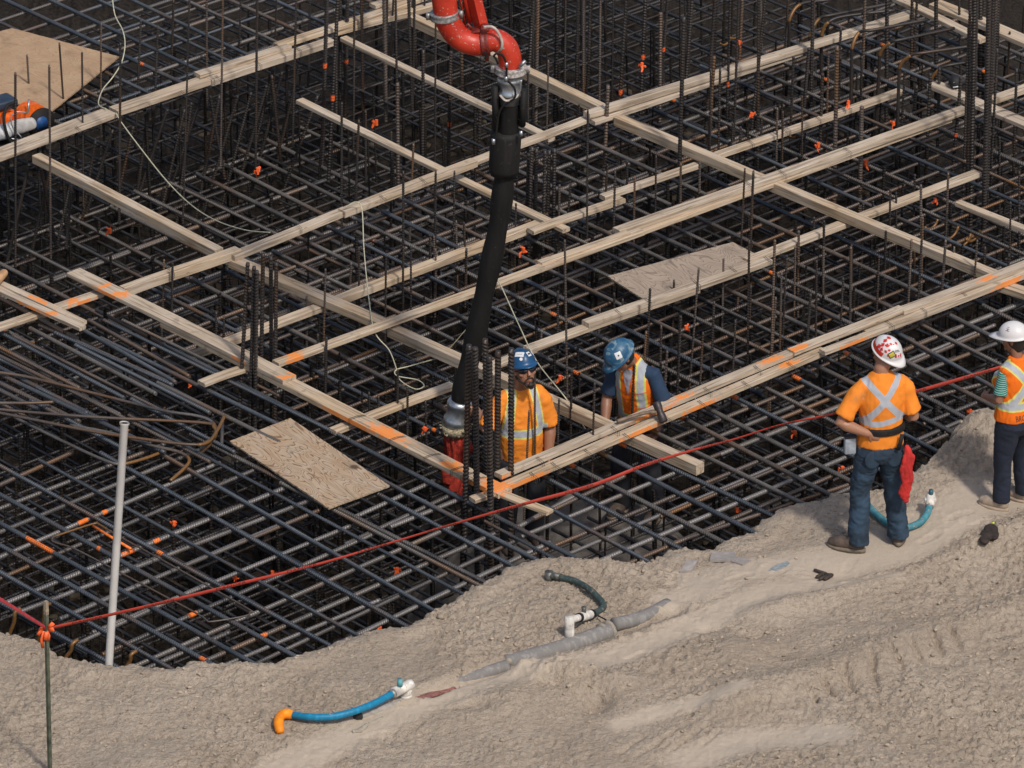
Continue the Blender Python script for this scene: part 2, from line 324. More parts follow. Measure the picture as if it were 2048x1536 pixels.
def dirt_mat():
    m, n, l, b = newmat('dirt')
    tc = N(n, 'ShaderNodeTexCoord'); g = N(n, 'ShaderNodeAttribute', attribute_name='tread'); dp = N(n, 'ShaderNodeAttribute', attribute_name='pit')
    n1 = N(n, 'ShaderNodeTexNoise', Scale=1.6, Detail=8.0); n2 = N(n, 'ShaderNodeTexNoise', Scale=26.0, Detail=8.0); n3 = N(n, 'ShaderNodeTexNoise', Scale=140.0, Detail=5.0)
    n4 = N(n, 'ShaderNodeTexVoronoi', Scale=34.0); 
    for q in (n1, n2, n3, n4): l.new(tc.outputs['Object'], q.inputs['Vector'])
    c = mix(n, l, ramp(n, l, n1.outputs[0], [(0.35, 0.0), (0.65, 1.0)]), (0.400, 0.325, 0.250), (0.460, 0.380, 0.298))
    c = mix(n, l, ramp(n, l, n2.outputs[0], [(0.36, 0.55), (0.52, 0.0)]), c, (0.325, 0.255, 0.188))
    c = mix(n, l, g.outputs['Fac'], c, (0.455, 0.380, 0.298))
    n5 = N(n, 'ShaderNodeTexNoise', Scale=0.9, Detail=4.0); l.new(tc.outputs['Object'], n5.inputs['Vector'])
    c = mix(n, l, ramp(n, l, n5.outputs[0], [(0.56, 0.0), (0.70, 0.35)]), c, (0.42, 0.362, 0.30))
    c = mix(n, l, ramp(n, l, n3.outputs[0], [(0.30, 0.5), (0.40, 0.0)]), c, (0.25, 0.19, 0.135))
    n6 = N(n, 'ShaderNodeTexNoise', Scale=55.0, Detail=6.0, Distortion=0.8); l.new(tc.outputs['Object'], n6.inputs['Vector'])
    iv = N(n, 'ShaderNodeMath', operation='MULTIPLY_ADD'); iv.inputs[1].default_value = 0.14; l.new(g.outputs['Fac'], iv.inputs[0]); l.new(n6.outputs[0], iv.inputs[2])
    c = mix(n, l, ramp(n, l, iv.outputs[0], [(0.31, 0.7), (0.37, 0.0)]), c, (0.27, 0.20, 0.145))  # dark speckle in the bump's hollows: crevice shade put into the colour
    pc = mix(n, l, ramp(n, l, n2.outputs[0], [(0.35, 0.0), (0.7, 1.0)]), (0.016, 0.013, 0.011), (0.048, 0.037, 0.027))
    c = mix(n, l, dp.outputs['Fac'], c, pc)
    l.new(c, b.inputs['Base Color']); b.inputs['Roughness'].default_value = 0.95; b.inputs['Specular IOR Level'].default_value = 0.15
    s = N(n, 'ShaderNodeMath', operation='MULTIPLY_ADD'); s.inputs[1].default_value = 0.5; l.new(n3.outputs[0], s.inputs[0]); l.new(n2.outputs[0], s.inputs[2]); s3 = N(n, 'ShaderNodeMath', operation='MULTIPLY_ADD'); s3.inputs[1].default_value = 0.9; l.new(n6.outputs[0], s3.inputs[0]); l.new(s.outputs[0], s3.inputs[2]); s = s3
    bp = N(n, 'ShaderNodeBump', Strength=1.0, Distance=0.021); bs = N(n, 'ShaderNodeMath', operation='MULTIPLY_ADD'); bs.inputs[1].default_value = -0.95; bs.inputs[2].default_value = 1.0; bs.use_clamp = True; l.new(g.outputs['Fac'], bs.inputs[0]); l.new(bs.outputs[0], bp.inputs['Strength']); l.new(s.outputs[0], bp.inputs['Height']); l.new(bp.outputs[0], b.inputs['Normal'])
    return m
def axis(lo, hi, fine_lo, fine_hi, f, growth=1.25, mx=6.0):
    c = list(np.arange(fine_lo, fine_hi, f)); s = f; x = c[-1]
    while x < hi: s = min(s*growth, mx); x += s; c.append(x)
    s = f; x = c[0]; pre = []
    while x > lo: s = min(s*growth, mx); x -= s; pre.append(x)
    return np.array(pre[::-1] + c)
xs = axis(-90, 90, -4.6, 4.6, 0.0125, 1.12); ys = axis(-60, 110, -8.2, 0.3, 0.015, 1.05, 5.0)
X, Y = np.meshgrid(xs, ys)
Z, S = ground_z(X, Y)
far = np.clip((Y-20)/1.5, 0, 1); Z = Z*(1-far) + 0.05*far     # the far bank of the pit
side = np.clip((np.abs(X)-16)/1.5, 0, 1); Z = Z*(1-side) + 0.05*side
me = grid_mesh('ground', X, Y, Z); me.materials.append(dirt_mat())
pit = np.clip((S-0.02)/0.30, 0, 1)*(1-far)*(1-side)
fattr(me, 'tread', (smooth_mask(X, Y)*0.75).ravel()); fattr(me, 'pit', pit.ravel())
ground = mesh_obj('ground', me); meta(ground, kind='structure')
def gz(x, y):
    z, _ = ground_z(np.array([[x]]), np.array([[y]])); return float(z[0, 0])
def on_dirt(px, py, lift=0.0):
    p = at(px, py, 0.05)
    for _ in range(4):
        p = at(px, py, gz(p.x, p.y)+lift)
    return p

# loose clods lying on the bank
def clod_mesh(seed):
    bm = bmesh.new(); bmesh.ops.create_icosphere(bm, subdivisions=1, radius=1.0)
    for v in bm.verts: v.co *= 0.75 + 0.5*mnoise.noise(v.co*1.7 + Vector((seed*7.1, 0, 0))); v.co.z *= 0.7
    v = np.array([x.co[:] for x in bm.verts]); f = np.array([[q.index for q in p.verts] for p in bm.faces]); bm.free(); return v, f
prot = [clod_mesh(i) for i in range(5)]
VV, FF = [], []; off = 0
rng = np.random.RandomState(3)
cx = rng.uniform(-4.7, 4.7, 20000); cy = rng.uniform(-8.0, 1.2, 20000)
cz, cs = ground_z(cx[None], cy[None]); cz = cz[0]; cs = cs[0]; sm = smooth_mask(cx, cy); dens = fbm(cx*1.3, cy*1.3, 2, 66)
keep = (cs < -0.03) & (rng.rand(20000) > sm*0.97) & ((dens > 0.42) | (cs > -0.15))
for x, y, z in zip(cx[keep], cy[keep], cz[keep]):
    v, f = prot[rng.randint(5)]; r = 0.004 + 0.020*rng.rand()**5; a = rng.rand()*6.28
    q = v*r; qx = q[:, 0]*math.cos(a)-q[:, 1]*math.sin(a); qy = q[:, 0]*math.sin(a)+q[:, 1]*math.cos(a)
    VV.append(np.stack([qx+x, qy+y, q[:, 2]+z+r*0.25], 1)); FF.append(f+off); off += len(v)
me = np_mesh('dirt_clods', np.concatenate(VV), np.concatenate(FF), False); o = mesh_obj('dirt_clods', me, plain('clod', (0.36, 0.29, 0.22), 0.95, var=0.4, scale=5, spec=0.15)); meta(o, 'loose crumbs of dry brown earth on the bank', kind='stuff')
# rubble on the pit floor
VV, FF = [], []; off = 0
for i in range(2600):
    x = rng.uniform(-6, 6); y = rng.uniform(-2, 9.5); z, s_ = ground_z(np.array([[x]]), np.array([[y]]), False)
    if s_[0, 0] < 0.25: continue
    v, f = prot[rng.randint(5)]; r = 0.02 + 0.09*rng.rand()**3; q = v*r*np.array([1, 1, 0.7])
    VV.append(q+np.array([x, y, z[0, 0]+r*0.2])); FF.append(f+off); off += len(v)
me = np_mesh('pit_rubble', np.concatenate(VV), np.concatenate(FF), False); o = mesh_obj('pit_rubble', me, plain('rubble', (0.062, 0.048, 0.034), 0.95, var=0.75, scale=1.5, spec=0.15)); meta(o, 'broken stones and mud on the pit floor under the steel', kind='stuff')
# wet concrete round the two workers
def blob_sheet(name, c, rx, ry, z, mat, label):
    n_ = 90; xx = np.linspace(-1, 1, n_); A, B = np.meshgrid(xx, xx); Xc = c.x + A*rx; Yc = c.y + B*ry
    r = np.hypot(A, B); zz = z + (fbm(Xc*4, Yc*4, 4, 15)-0.5)*0.16 + (fbm(Xc*16, Yc*16, 3, 16)-0.5)*0.05 - np.clip(r-0.55, 0, 2)*1.6
    o = mesh_obj(name, grid_mesh(name, Xc, Yc, zz), mat); meta(o, label, kind='stuff'); return o
M_conc = plain('wet_concrete', (0.115, 0.10, 0.085), 0.45, var=0.35, scale=9, bump=0.8, bscale=60, spec=0.5)
blob_sheet('wet_concrete', (P1+P2)*0.5 + Vector((0.0, 0.0, 0)), 1.35, 1.15, FLOOR1+0.02, M_conc, 'freshly poured wet grey concrete round the workers in the pit')

# ------------------------------------------------------------------ rebar
_cache = {}
def rebar_mesh(L, r, pitch=0.022, n=8, lean=0.6):
    Lq = max(0.25, round(L*4)/4.0); key = (Lq, round(r, 4), pitch)
    if key in _cache: return _cache[key], Lq
    k = int(Lq/pitch); xs_, rs = [0.0], [r]
    for i in range(k):
        b = (i+0.5)*pitch; h = 0.15*r + 0.0013
        xs_ += [b-0.30*pitch, b-0.14*pitch, b+0.14*pitch, b+0.30*pitch]; rs += [r*0.97, r+h, r+h, r*0.97]
    xs_.append(Lq); rs.append(r)
    xs_ = np.array(xs_); rs = np.array(rs); a = np.arange(n)*2*math.pi/n + math.pi/n
    rb = np.where(np.abs(np.cos(a)) > 0.97, 1.0, 1.0)
    Rr = rs[:, None]*np.ones(n); Yv = Rr*np.cos(a); Zv = Rr*np.sin(a)
    Xv = xs_[:, None] + np.where((xs_ > 0.03) & (xs_ < Lq-0.03), 1.0, 0.0)[:, None]*lean*Yv*0.8
    v = np.stack([Xv, Yv, Zv], -1).reshape(-1, 3); m_ = len(xs_); i = np.arange(m_*n).reshape(m_, n)
    q = np.stack([i[:-1], np.roll(i[:-1], -1, 1), np.roll(i[1:], -1, 1), i[1:]], -1).reshape(-1, 4)
    me = np_mesh('rebar', v, q)
    bm = bmesh.new(); bm.from_mesh(me); bm.verts.ensure_lookup_table()
    bm.faces.new([bm.verts[j] for j in range(n)][::-1]); bm.faces.new([bm.verts[j] for j in range((m_-1)*n, m_*n)]); bm.to_mesh(me); bm.free()
    _cache[key] = me; return me, Lq
def bar(p0, p1, r, mat, name, label, cat, group, roll=None, pitch=0.022):
    p0 = Vector(p0); p1 = Vector(p1); L = (p1-p0).length; me, Lq = rebar_mesh(L, r, pitch)
    if not me.materials: me.materials.append(mat)
    o = bpy.data.objects.new(name, me); link(o)
    o.material_slots[0].link = 'OBJECT'; o.material_slots[0].material = mat
    x = (p1-p0).normalized(); y, z = frame(x)
    roll = random.uniform(0, 6.28) if roll is None else roll
    y, z = y*math.cos(roll)+z*math.sin(roll), z*math.cos(roll)-y*math.sin(roll)
    M = Matrix((x, y, z)).transposed().to_4x4(); M.translation = p0
    o.matrix_world = M @ Matrix.Diagonal((L/Lq, 1, 1, 1))
    meta(o, label, cat, group); return o
def paint_mark(o, t0, t1, r, col=None):
    """sprayed band: a thin skin of paint round the bar, child of the bar"""
    me = o.data; L = max(v.co.x for v in (me.vertices[0], me.vertices[-1]))
    bm = bmesh.new(); k = 6; tube(bm, [(L*(t0+(t1-t0)*i/k), 0, 0) for i in range(k+1)], [r*1.16]+[r*1.24]*(k-1)+[r*1.16], n=8, caps=False)
    c = bm_obj('paint_mark', bm, col or M_orange, o); return c

L_D = 'ribbed bluish steel bar of the near mat running down towards the earth bank'
L_U = 'ribbed grey steel bar of the near mat running uphill to the right under others'
FRONT_D = [((0,1206),(292,1366)),((-40,1122),(376,1357)),((-40,1068),(474,1357)),((-40,1024),(552,1352)),((-40,967),(616,1327)),((-40,910),(670,1297)),
 ((78,920),(735,1282)),((200,905),(832,1263)),((256,870),(878,1228)),((256,830),(945,1198)),((560,965),(968,1176)),((380,868),(977,1168)),((751,985),(1042,1141)),
 ((560,855),(1084,1126)),((330,690),(1182,1132)),((969,1042),(1128,1128)),((1090,1012),(1312,1132)),((1085,952),(1366,1100)),((1140,929),(1448,1085)),((1200,905),(1510,1066)),
 ((1239,886),(1546,1032)),((1300,860),(1616,1012)),((1358,832),(1684,1002)),((1406,812),(1720,972)),((1463,791),(1760,940)),((1515,767),(1800,912)),((1586,752),(1890,911)),((1600,715),(1930,877)),
 ((1690,705),(1930,836)),((1745,688),(1985,812)),((1785,661),(1975,768)),((1838,647),(1990,724)),((1900,630),(2060,712)),((1965,610),(2090,672)),((1990,574),(2090,625))]
LEFT_D = [((0,665),(248,796)),((25,671),(345,832)),((59,656),(312,788)),((78,650),(338,765)),((109,665),(345,770)),((162,658),(352,765)),((200,676),(640,890)),((176,640),(379,753)),
 ((207,640),(700,880)),((244,640),(560,792)),((-30,680),(160,777)),((-30,698),(240,829)),((-30,706),(120,775)),((-30,720),(176,827)),((-30,752),(160,843)),((-30,765),(78,820)),
 ((74,775),(215,845)),((130,776),(420,924)),((262,798),(470,905)),((314,765),(560,886)),((60,800),(260,905)),((-30,790),(60,838)),((-30,735),(330,905)),((150,690),(420,826))]
FRONT_U = [((-30,984),(145,905)),((-30,1029),(330,888)),((-30,1077),(430,888)),((-30,1128),(440,925)),((-20,1166),(560,918)),((-10,1215),(620,955)),((40,1224),(680,978)),((130,1234),(560,1050)),
 ((190,1206),(640,1020)),((195,1261),(700,1052)),((150,1290),(420,1165)),((215,1305),(760,1062)),((250,1342),(905,1053)),((240,1360),(460,1264)),((307,1368),(990,1067)),((380,1360),(760,1200)),((460,1353),(1035,1080)),((600,1325),(1100,1085)),
 ((700,1085),(910,986)),((720,1030),(870,961)),((790,1050),(925,996)),((1040,1053),(1150,992)),((1052,1070),(1350,946)),((1060,1112),(1600,888)),((1064,1040),(1250,952)),((1140,1107),(1700,869)),((1180,1130),(1720,903)),((1235,1136),(1750,915)),
 ((1350,1084),(1720,962)),((1330,1030),(1680,884)),((1410,920),(1700,803)),((1360,905),(1660,783)),((1345,878),(1620,766)),((1500,1062),(1720,968)),((1450,905),(1820,757)),((1500,770),(1640,714)),((1560,838),(1760,757)),
 ((1820,720),(1990,650)),((1840,745),(2000,684)),((1850,796),(1975,766)),((1855,845),(2000,786)),((1835,880),(1990,812)),((1815,905),(1950,845)),((1780,745),(1960,668)),((1830,690),(2060,598)),((1860,930),(1930,898)),((1810,700),(1980,630)),((1905,660),(2060,600))]
front_bars = []
for i, (a, b) in enumerate(FRONT_D):
    thin = i in (9, 15, 6)
    m = M_blue if random.random() < 0.66 else M_grey
    if i > 20: m = random.choice([M_blue, M_grey, M_grey])
    a0 = at(*a, 0.0); b0 = at(*b, 0.0); b0 += (b0-a0).normalized()*0.12
    front_bars.append(bar(a0, b0, 0.011 if thin else 0.0155, m, 'rebar', L_D, 'rebar', 'bars of the near steel mat running downhill'))
for i, (a, b) in enumerate(LEFT_D):
    z = 0.035 + 0.012*(i % 3)
    bar(at(*a, z), at(*b, z), random.choice([0.0135, 0.0155, 0.0155]), random.choice([M_blue, M_grey, M_blue, M_brn]), 'rebar', 'steel bar in the crowded heap of long bars left of the corner planks', 'rebar', 'heaped bars at the left edge')
for i, (a, b) in enumerate(FRONT_U):
    a0 = at(*a, -0.034); b0 = at(*b, -0.034)
    if a0.x < 0.0: m = random.choice([M_light, M_light, M_grey, M_brn])
    else: m = random.choice([M_brn, M_brn, M_grey, M_light])
    o = bar(a0 - EU*0.05, b0, random.choice([0.0150, 0.0165]), m, 'rebar', L_U, 'rebar', 'bars of the near steel mat running uphill')
    if i in (3, 5): paint_mark(o, 0.40, 0.44, 0.016); paint_mark(o, 0.50, 0.52, 0.016)
    if i in (14, 11): paint_mark(o, 0.30, 0.33, 0.016)
for k, (t0, t1) in {3: (0.16, 0.25), 4: (0.36, 0.37), 5: (0.50, 0.515), 2: (0.83, 0.85)}.items(): paint_mark(front_bars[k], t0, t1, 0.0155)
for k in range(17, 30): paint_mark(front_bars[k], 0.0, 0.035+0.02*random.random(), 0.0155, M_rust if k % 2 else M_orange)

# more bars of the middle and far mats, clipped to their regions
def clip_bar(axis_u, fixed, lo, hi, holes):
    segs = [(lo, hi)]
    for (u0, u1, d0, d1) in holes:
        f0, f1, r0, r1 = (d0, d1, u0, u1) if axis_u else (u0, u1, d0, d1)
        if not (f0 < fixed < f1): continue
        out = []
        for a, b in segs:
            if b <= r0 or a >= r1: out.append((a, b)); continue
            if a < r0: out.append((a, r0-random.random()*0.12))
            if b > r1: out.append((r1+random.random()*0.12, b))
        segs = out
    return [s for s in segs if s[1]-s[0] > 0.3]
uC, dC = uv(at(975, 985, 0.1))           # corner where the two long planks meet
u1, d1 = uv(P1); u2, d2 = uv(P2)
uh, dh = uv(at(912, 868, 0))             # hose end
HOLES = [(min(u1, uh)-0.45, u1+0.55, d1-0.55, dC-0.05), (u2-0.55, u2+0.55, d2-0.45, d2+0.48)]
uL, dL = uv(at(30, 300, 0)); uR, dR = uv(at(640, 330, 0)); uB, dB = uv(at(240, 560, 0))
CAGE = (uL-6.0, uv(at(700, 240, 0))[0]-0.1, uv(at(230, 250, 0))[1]+0.06, uv(at(230, 585, 0))[1]-0.05)
CAGE2 = (uv(at(700, 260, 0))[0]-0.3, uv(at(1000, 200, 0))[0]-0.3, uv(at(800, 40, 0))[1]+0.1, uv(at(700, 400, 0))[1]-0.6)
dU1 = uv(at(430, 160, 0))[1]
def vis(p, m=40):
    q = p-CAM; zf = q.dot(FWD); x = 1024+FPX*q.x/zf; y = 768-FPX*q.dot(UPV)/zf
    return -m < x < 2048+m and -m < y < 1536+m
def any_vis(a, b):
    return any(vis(a.lerp(b, t/12)) for t in range(13))
cnt = 0
def mat_region(z, ulo, uhi, dlo, dhi, sp_u, sp_d, holes, labels, group, palU, palD, jit=0.05, dbl=0.2):
    global cnt
    d = dlo
    while d < dhi:
        for q in ([0, 0.045] if random.random() < dbl else [0]):
            for (a, b) in clip_bar(True, d+q, ulo, uhi, holes):
                zz = z-0.032+random.uniform(-.006, .006); A = UD(a+random.uniform(-.2, .2), d+q, zz); B = UD(b+random.uniform(-.2, .2), d+q+random.uniform(-jit, jit), zz)
                if any_vis(A, B): bar(A, B, random.choice([0.0125, 0.015]), random.choice(palU), 'rebar', labels[0], 'rebar', group); cnt += 1
        d += sp_u*random.uniform(0.8, 1.2)
    u = ulo
    while u < uhi:
        for q in ([0, 0.04] if random.random() < dbl*0.5 else [0]):
            for (a, b) in clip_bar(False, u+q, dlo, dhi, holes):
                A = UD(u+q, a+random.uniform(-.2, .1), z); B = UD(u+q+random.uniform(-jit, jit), b+random.uniform(-.1, .1), z)
                if any_vis(A, B):
                    o = bar(A, B, random.choice([0.0135, 0.0155]), random.choice(palD), 'rebar', labels[1], 'rebar', group); cnt += 1
                    for _ in range(random.choice([0, 0, 0, 1])):
                        t = random.random()*0.95; paint_mark(o, t, t+0.008+0.012*random.random(), 0.0145)
        u += sp_d*random.uniform(0.8, 1.2)
dBack = uv(at(1400, 160, 0))[1]
mat_region(-0.13, uC+0.05, uC+9.5, dBack-0.3, dC-0.06, 0.30, 0.31, HOLES+[CAGE, CAGE2],
           ('ribbed brownish steel bar of the middle mat, running up to the right between the planks', 'ribbed grey steel bar of the middle mat, running down to the right between the planks'),
           'bars of the middle steel mat', [M_brn, M_grey, M_brn], [M_grey, M_blue, M_grey])
mat_region(-0.02, uC-5.5, uC+9, dU1-4.6, dU1-0.05, 0.27, 0.30, [], 
           ('steel bar of the far mat beyond the long back plank, running up to the right', 'blue grey bar of the far mat beyond the back walkway, running down to the right'),
           'bars of the far steel mat', [M_brn, M_grey, M_blue], [M_blue, M_blue, M_grey])
mat_region(-0.80, uL-1.5, CAGE[1]+1.0, CAGE[2]-.2, CAGE[3]+0.3, 0.42, 0.34, [],
           ('dark steel bar of the lower mat inside the deep cage, running up to the right', 'dark steel bar of the lower mat inside the deep cage, running down to the right'),
           'bars of the sunken steel mat', [M_dark, M_grey], [M_grey, M_grey, M_dark])
print('horizontal rebar', cnt + len(FRONT_D)+len(FRONT_U)+len(LEFT_D))

# deep layers: past what one could count
def add_cyl(V, F, p0, p1, r, n=6):
    x = (p1-p0).normalized(); y, z = frame(x); b = len(V)
    for p in (p0, p1):
        for k in range(n):
            a = 2*math.pi*k/n; V.append(tuple(p + y*(r*math.cos(a)) + z*(r*math.sin(a))))
    for k in range(n): F.append((b+k, b+(k+1) % n, b+n+(k+1) % n, b+n+k))
dF = dC+4.2
def dirt_clip(p): return ground_z(np.array([[p.x]]), np.array([[p.y]]), False)[1][0, 0]
for which in ('u', 'd', 'v'):
    V, F = [], []
    if which in 'ud':
        for z in (-0.46, -0.92, -1.38, -0.24):
            lo, hi = (dC-9.5, dC+4.6) if which == 'u' else (uC-6.5, uC+10)
            c = lo
            if z == -0.24:
                if which == 'u': hi = dU1-0.3
                else: hi = uC+10
            while c < hi:
                hl = [(a-0.05, b+0.05, e-0.05, f+0.05) for a, b, e, f in HOLES] + ([CAGE, CAGE2] if z > -0.6 else [])
                L0, L1 = (uC-6.5, uC+10) if which == 'u' else (dC-9.5, dC+4.6 if z != -0.24 else dU1-0.3)
                for (a, b) in clip_bar(which == 'u', c, L0, L1, hl):
                    A, B = (UD(a, c, z), UD(b, c, z)) if which == 'u' else (UD(c, a, z+0.03), UD(c, b, z+0.03))
                    add_cyl(V, F, A+Vector((0, 0, random.uniform(-.03, .03))), B+Vector((0, 0, random.uniform(-.03, .03))), random.choice([0.011, 0.014]))
                c += random.uniform(0.24, 0.42)
    else:
        for i in range(1000):
            u = uC + round(random.uniform(-6.5, 10)/0.30)*0.30 + random.uniform(-.03, .03); d = dC + round(random.uniform(-9, 4)/0.31)*0.31 + random.uniform(-.03, .03)
            if any(a-0.05 < u < b+0.05 and e-0.05 < d < f+0.05 for a, b, e, f in HOLES): continue
            p = UD(u, d)
            if not vis(p, 150) : continue
            if p.y < 2.5 and dirt_clip(p) < 0.22: continue
            top = -0.06 if not (CAGE[0] < u < CAGE[1] and CAGE[2] < d < CAGE[3]) else -0.7
            add_cyl(V, F, UD(u, d, -1.8), UD(u+random.uniform(-.05, .05), d+random.uniform(-.05, .05), top), random.choice([0.008, 0.011, 0.014]))
    me = np_mesh('lower_rebar', np.array(V), np.array(F))
    o = mesh_obj('lower_rebar', me, {'u': M_lowU, 'd': M_lowD, 'v': M_lowV}[which])
    meta(o, {'u': 'dim lower layers of steel bars deep in the pit, running uphill to the right', 'd': 'dim lower layers of steel bars deep in the pit, running downhill to the right', 'v': 'dim upright steel supports below the mats'}[which], kind='stuff')
# ------------------------------------------------------------------ lumber
def board(a, b, w=0.089, h=0.038, z=0.15, label='', paint=(), name='plank', group=None, mat=None, warp=0.004):
    p0 = at(a[0], a[1], z); p1 = at(b[0], b[1], z); L = (p1-p0).length; x = (p1-p0).normalized()
    y = Vector((-x.y, x.x, 0)); y = y if y.y > 0 else -y
    n = max(2, int(L/0.04)); c = 0.004
    prof = [(0, -c, 't'), (c, 0, 't'), (w-c, 0, 't'), (w, -c, 'b'), (w, -h+c, 'b'), (w-c, -h, 'n'), (c, -h, 'n'), (0, -h+c, 's')]
    # duplicate the near edge so paint can differ on top and side
    prof = [(0, -c, 's'), (c, 0, 't')] + [(w*0.5, 0, 't')] + prof[2:7] + [(0, -h+c, 's')]
    m = len(prof); V = []; A = []; ph = random.random()*6
    for i in range(n+1):
        t = i/n; X_ = L*t; bend = math.sin(t*5+ph)*warp; bz = math.sin(t*4+ph*2)*warp*0.6; px = a[0]+(b[0]-a[0])*t
        for j, (yy, zz, f) in enumerate(prof):
            V.append((X_, yy+bend, zz+bz)); v = 0.0
            for (pc, hw, face) in paint:
                k = 1-abs(px-pc)/hw
                if k > 0 and (face == 'b' or face == f or (face == 's' and j == 0)): v = max(v, min(1, k*1.1)*(0.42 if (face == 't' and j == 3) else 0.60))
            A.append(v)
    i = np.arange((n+1)*m).reshape(n+1, m)
    q = np.stack([i[:-1], np.roll(i[:-1], -1, 1), np.roll(i[1:], -1, 1), i[1:]], -1).reshape(-1, 4)
    me = np_mesh(name, np.array(V), q, False); fattr(me, 'paint', A)
    bm = bmesh.new(); bm.from_mesh(me); bm.verts.ensure_lookup_table()
    bm.faces.new([bm.verts[j] for j in range(m)]); bm.faces.new([bm.verts[j] for j in range(n*m, n*m+m)][::-1])
    bmesh.ops.recalc_face_normals(bm, faces=bm.faces); bm.to_mesh(me); bm.free()
    o = mesh_obj(name, me, mat or M_wood)
    M = Matrix((x, y, Vector((0, 0, 1)))).transposed().to_4x4()
    if x.cross(y).z < 0: M = Matrix((x, y, Vector((0, 0, 1)))).transposed().to_4x4()
    M.translation = p0; o.matrix_world = M
    meta(o, label, 'plank', group); return o
Z0 = 0.15
board((-60,338),(235,228), .178, .038, .17, 'wide weathered plank under the cut-off saw at the left edge')
board((236,223),(430,157), .13, .05, .165, 'thick plank of the back walkway where the yellow cord comes over it')
board((425,161),(668,79), .089, .06, .165, 'plank of the back walkway below the shorter board laid on it')
board((400,150),(584,92), .089, .036, .203, 'short pale board laid on top of the back walkway plank')
board((560,92),(735,36), .10, .038, .195, 'board of the back walkway reaching behind the tall dark bars near the red pipe')
board((672,63),(880,8), .089, .05, .155, 'plank under two overlapping boards left of the red pipe')
board((733,36),(900,-22), .089, .038, .195, 'middle board of the three overlapping left of the red pipe')
board((752,12),(860,-24), .089, .034, .232, 'topmost board of the three overlapping left of the red pipe')
board((680,75),(1096,277), .075, .038, .10, 'narrow plank running down from the back walkway and passing behind the black rubber hose')
board((818,32),(1210,219), .089, .089, .15, 'square timber running down from behind the red elbow pipe to the long back rail')
board((1227,234),(1985,549), .089, .085, .15, 'long square timber crossing three rails at the upper right of centre')
board((64,311),(430,500), .089, .075, .11, 'square timber running down from the back walkway under the yellow cord')
board((455,519),(770,652), .115, .07, .10, 'broad weathered timber passing behind the six bar bundle left of centre')
board((775,654),(1392,931), .089, .089, .12, 'square timber with a dark cut end, passing under the tape and between both men')
board((591,200),(1125,460), .08, .036, .02, 'low grey plank running down through the cage and ending beside the bar cluster')
board((-40,669),(208,586), .089, .038, .13, 'plank crossing under the orange painted boards at the left edge', [(165,55,'s'), (150,30,'t')])
board((252,579),(482,498), .089, .075, .165, 'plank between the orange cross and the big timber left of centre')
board((470,512),(700,420), .089, .05, .15, 'lower plank under the looping cord left of centre')
board((690,423),(955,322), .089, .06, .172, 'plank ending in a square cut just left of the black hose')
board((936,331),(1190,233), .089, .038, .14, 'plank passing behind the black rubber sleeve')
board((1180,229),(1830,25), .089, .05, .21, 'long whitish rail across the top right, lying on the square timber')
board((1190,243),(1606,104), .085, .04, .155, 'yellowish board tucked under the long whitish rail at the top right')
board((1210,394),(1440,316), .075, .04, .04, 'low yellowish plank entering under the long square timber from below')
board((1438,310),(1808,181), .075, .045, .06, 'yellowish plank ending in mid air among the tall upright bars at the upper right')
board((383,711),(665,607), .089, .05, .02, 'low plank emerging behind the six bar bundle')
board((660,607),(1083,446), .089, .06, .03, 'low whitish plank crossing behind the black hose')
board((1068,463),(1251,397), .089, .038, .045, 'short whitish plank right of the bar cluster behind the hose')
board((557,727),(1290,462), .085, .040, .19, 'long narrow rail passing behind the hose from the left orange planks', [(592,36,'b')])
board((1085,527),(1262,466), .075, .036, .205, 'short board end lying on the long rail right of the hose')
board((1240,462),(1936,217), .089, .055, .205, 'long yellow board laid over the square timber in the middle right')
board((1262,472),(1905,237), .075, .036, .148, 'lower board under the long yellow board in the middle right')
board((672,862),(912,770), .089, .040, .09, 'short plank running up to the steel hose coupling from the left')
board((985,734),(1075,697), .089, .04, .09, 'plank reaching up right from behind the hose and the bearded man')
board((1060,698),(1400,578), .089, .04, .11, 'plank above the second blue helmet, below a shorter board')
board((1178,648),(1545,519), .089, .045, .15, 'upper board above the second blue helmet beside the plywood sheet')
board((1500,521),(1963,345), .089, .045, .055, 'whitish plank going under the long square timber and up to the right')
board((134,545),(566,760), .14, .036, .205, 'broad upper plank with orange spray ending beside the six bar bundle', [(215,50,'s'), (198,16,'t'), (232,24,'t'), (480,30,'s'), (565,26,'t')])
board((320,645),(997,987), .14, .045, .168, 'long lower plank with orange spray running down to the near corner', [(710,140,'s'), (775,85,'t'), (975,45,'b'), (900,40,'t'), (955,60,'s')])
board((-30,568),(158,656), .07, .034, .20, 'near one of two orange marked boards at the left edge', [(70,65,'s'), (100,20,'t')])
board((-24,558),(162,645), .065, .034, .203, 'far one of two orange marked boards at the left edge', [(75,60,'t')])
board((410,768),(505,735), .10, .03, .13, 'short offcut lying left of the six bar bundle')
board((951,1001),(1003,984), .085, .035, .125, 'short block sticking out under the orange corner', [(1000,45,'t')])
board((1000,990),(1092,1026), .085, .026, .15, 'stub of plank pointing towards the red tape below the orange corner', [(1003,12,'b')])
board((1003,950),(1632,688), .085, .040, .205, 'inner rail of the near pair, behind the hammer', [(1300,80,'s'), (1365,40,'t'), (1545,45,'t'), (1010,25,'s')])
board((985,986),(1655,699), .085, .045, .175, 'outer rail of the near pair, with orange spray on its face', [(1050,95,'s'), (1275,85,'s'), (1395,75,'s'), (1005,55,'b'), (1580,50,'t')])
board((1590,705),(1812,617), .089, .036, .225, 'tapered short board on the inner rail above the flowered helmet', [(1600,60,'t')])
board((1650,704),(1778,655), .07, .036, .212, 'short board with an orange painted face beside the patterned helmet', [(1710,70,'s')])
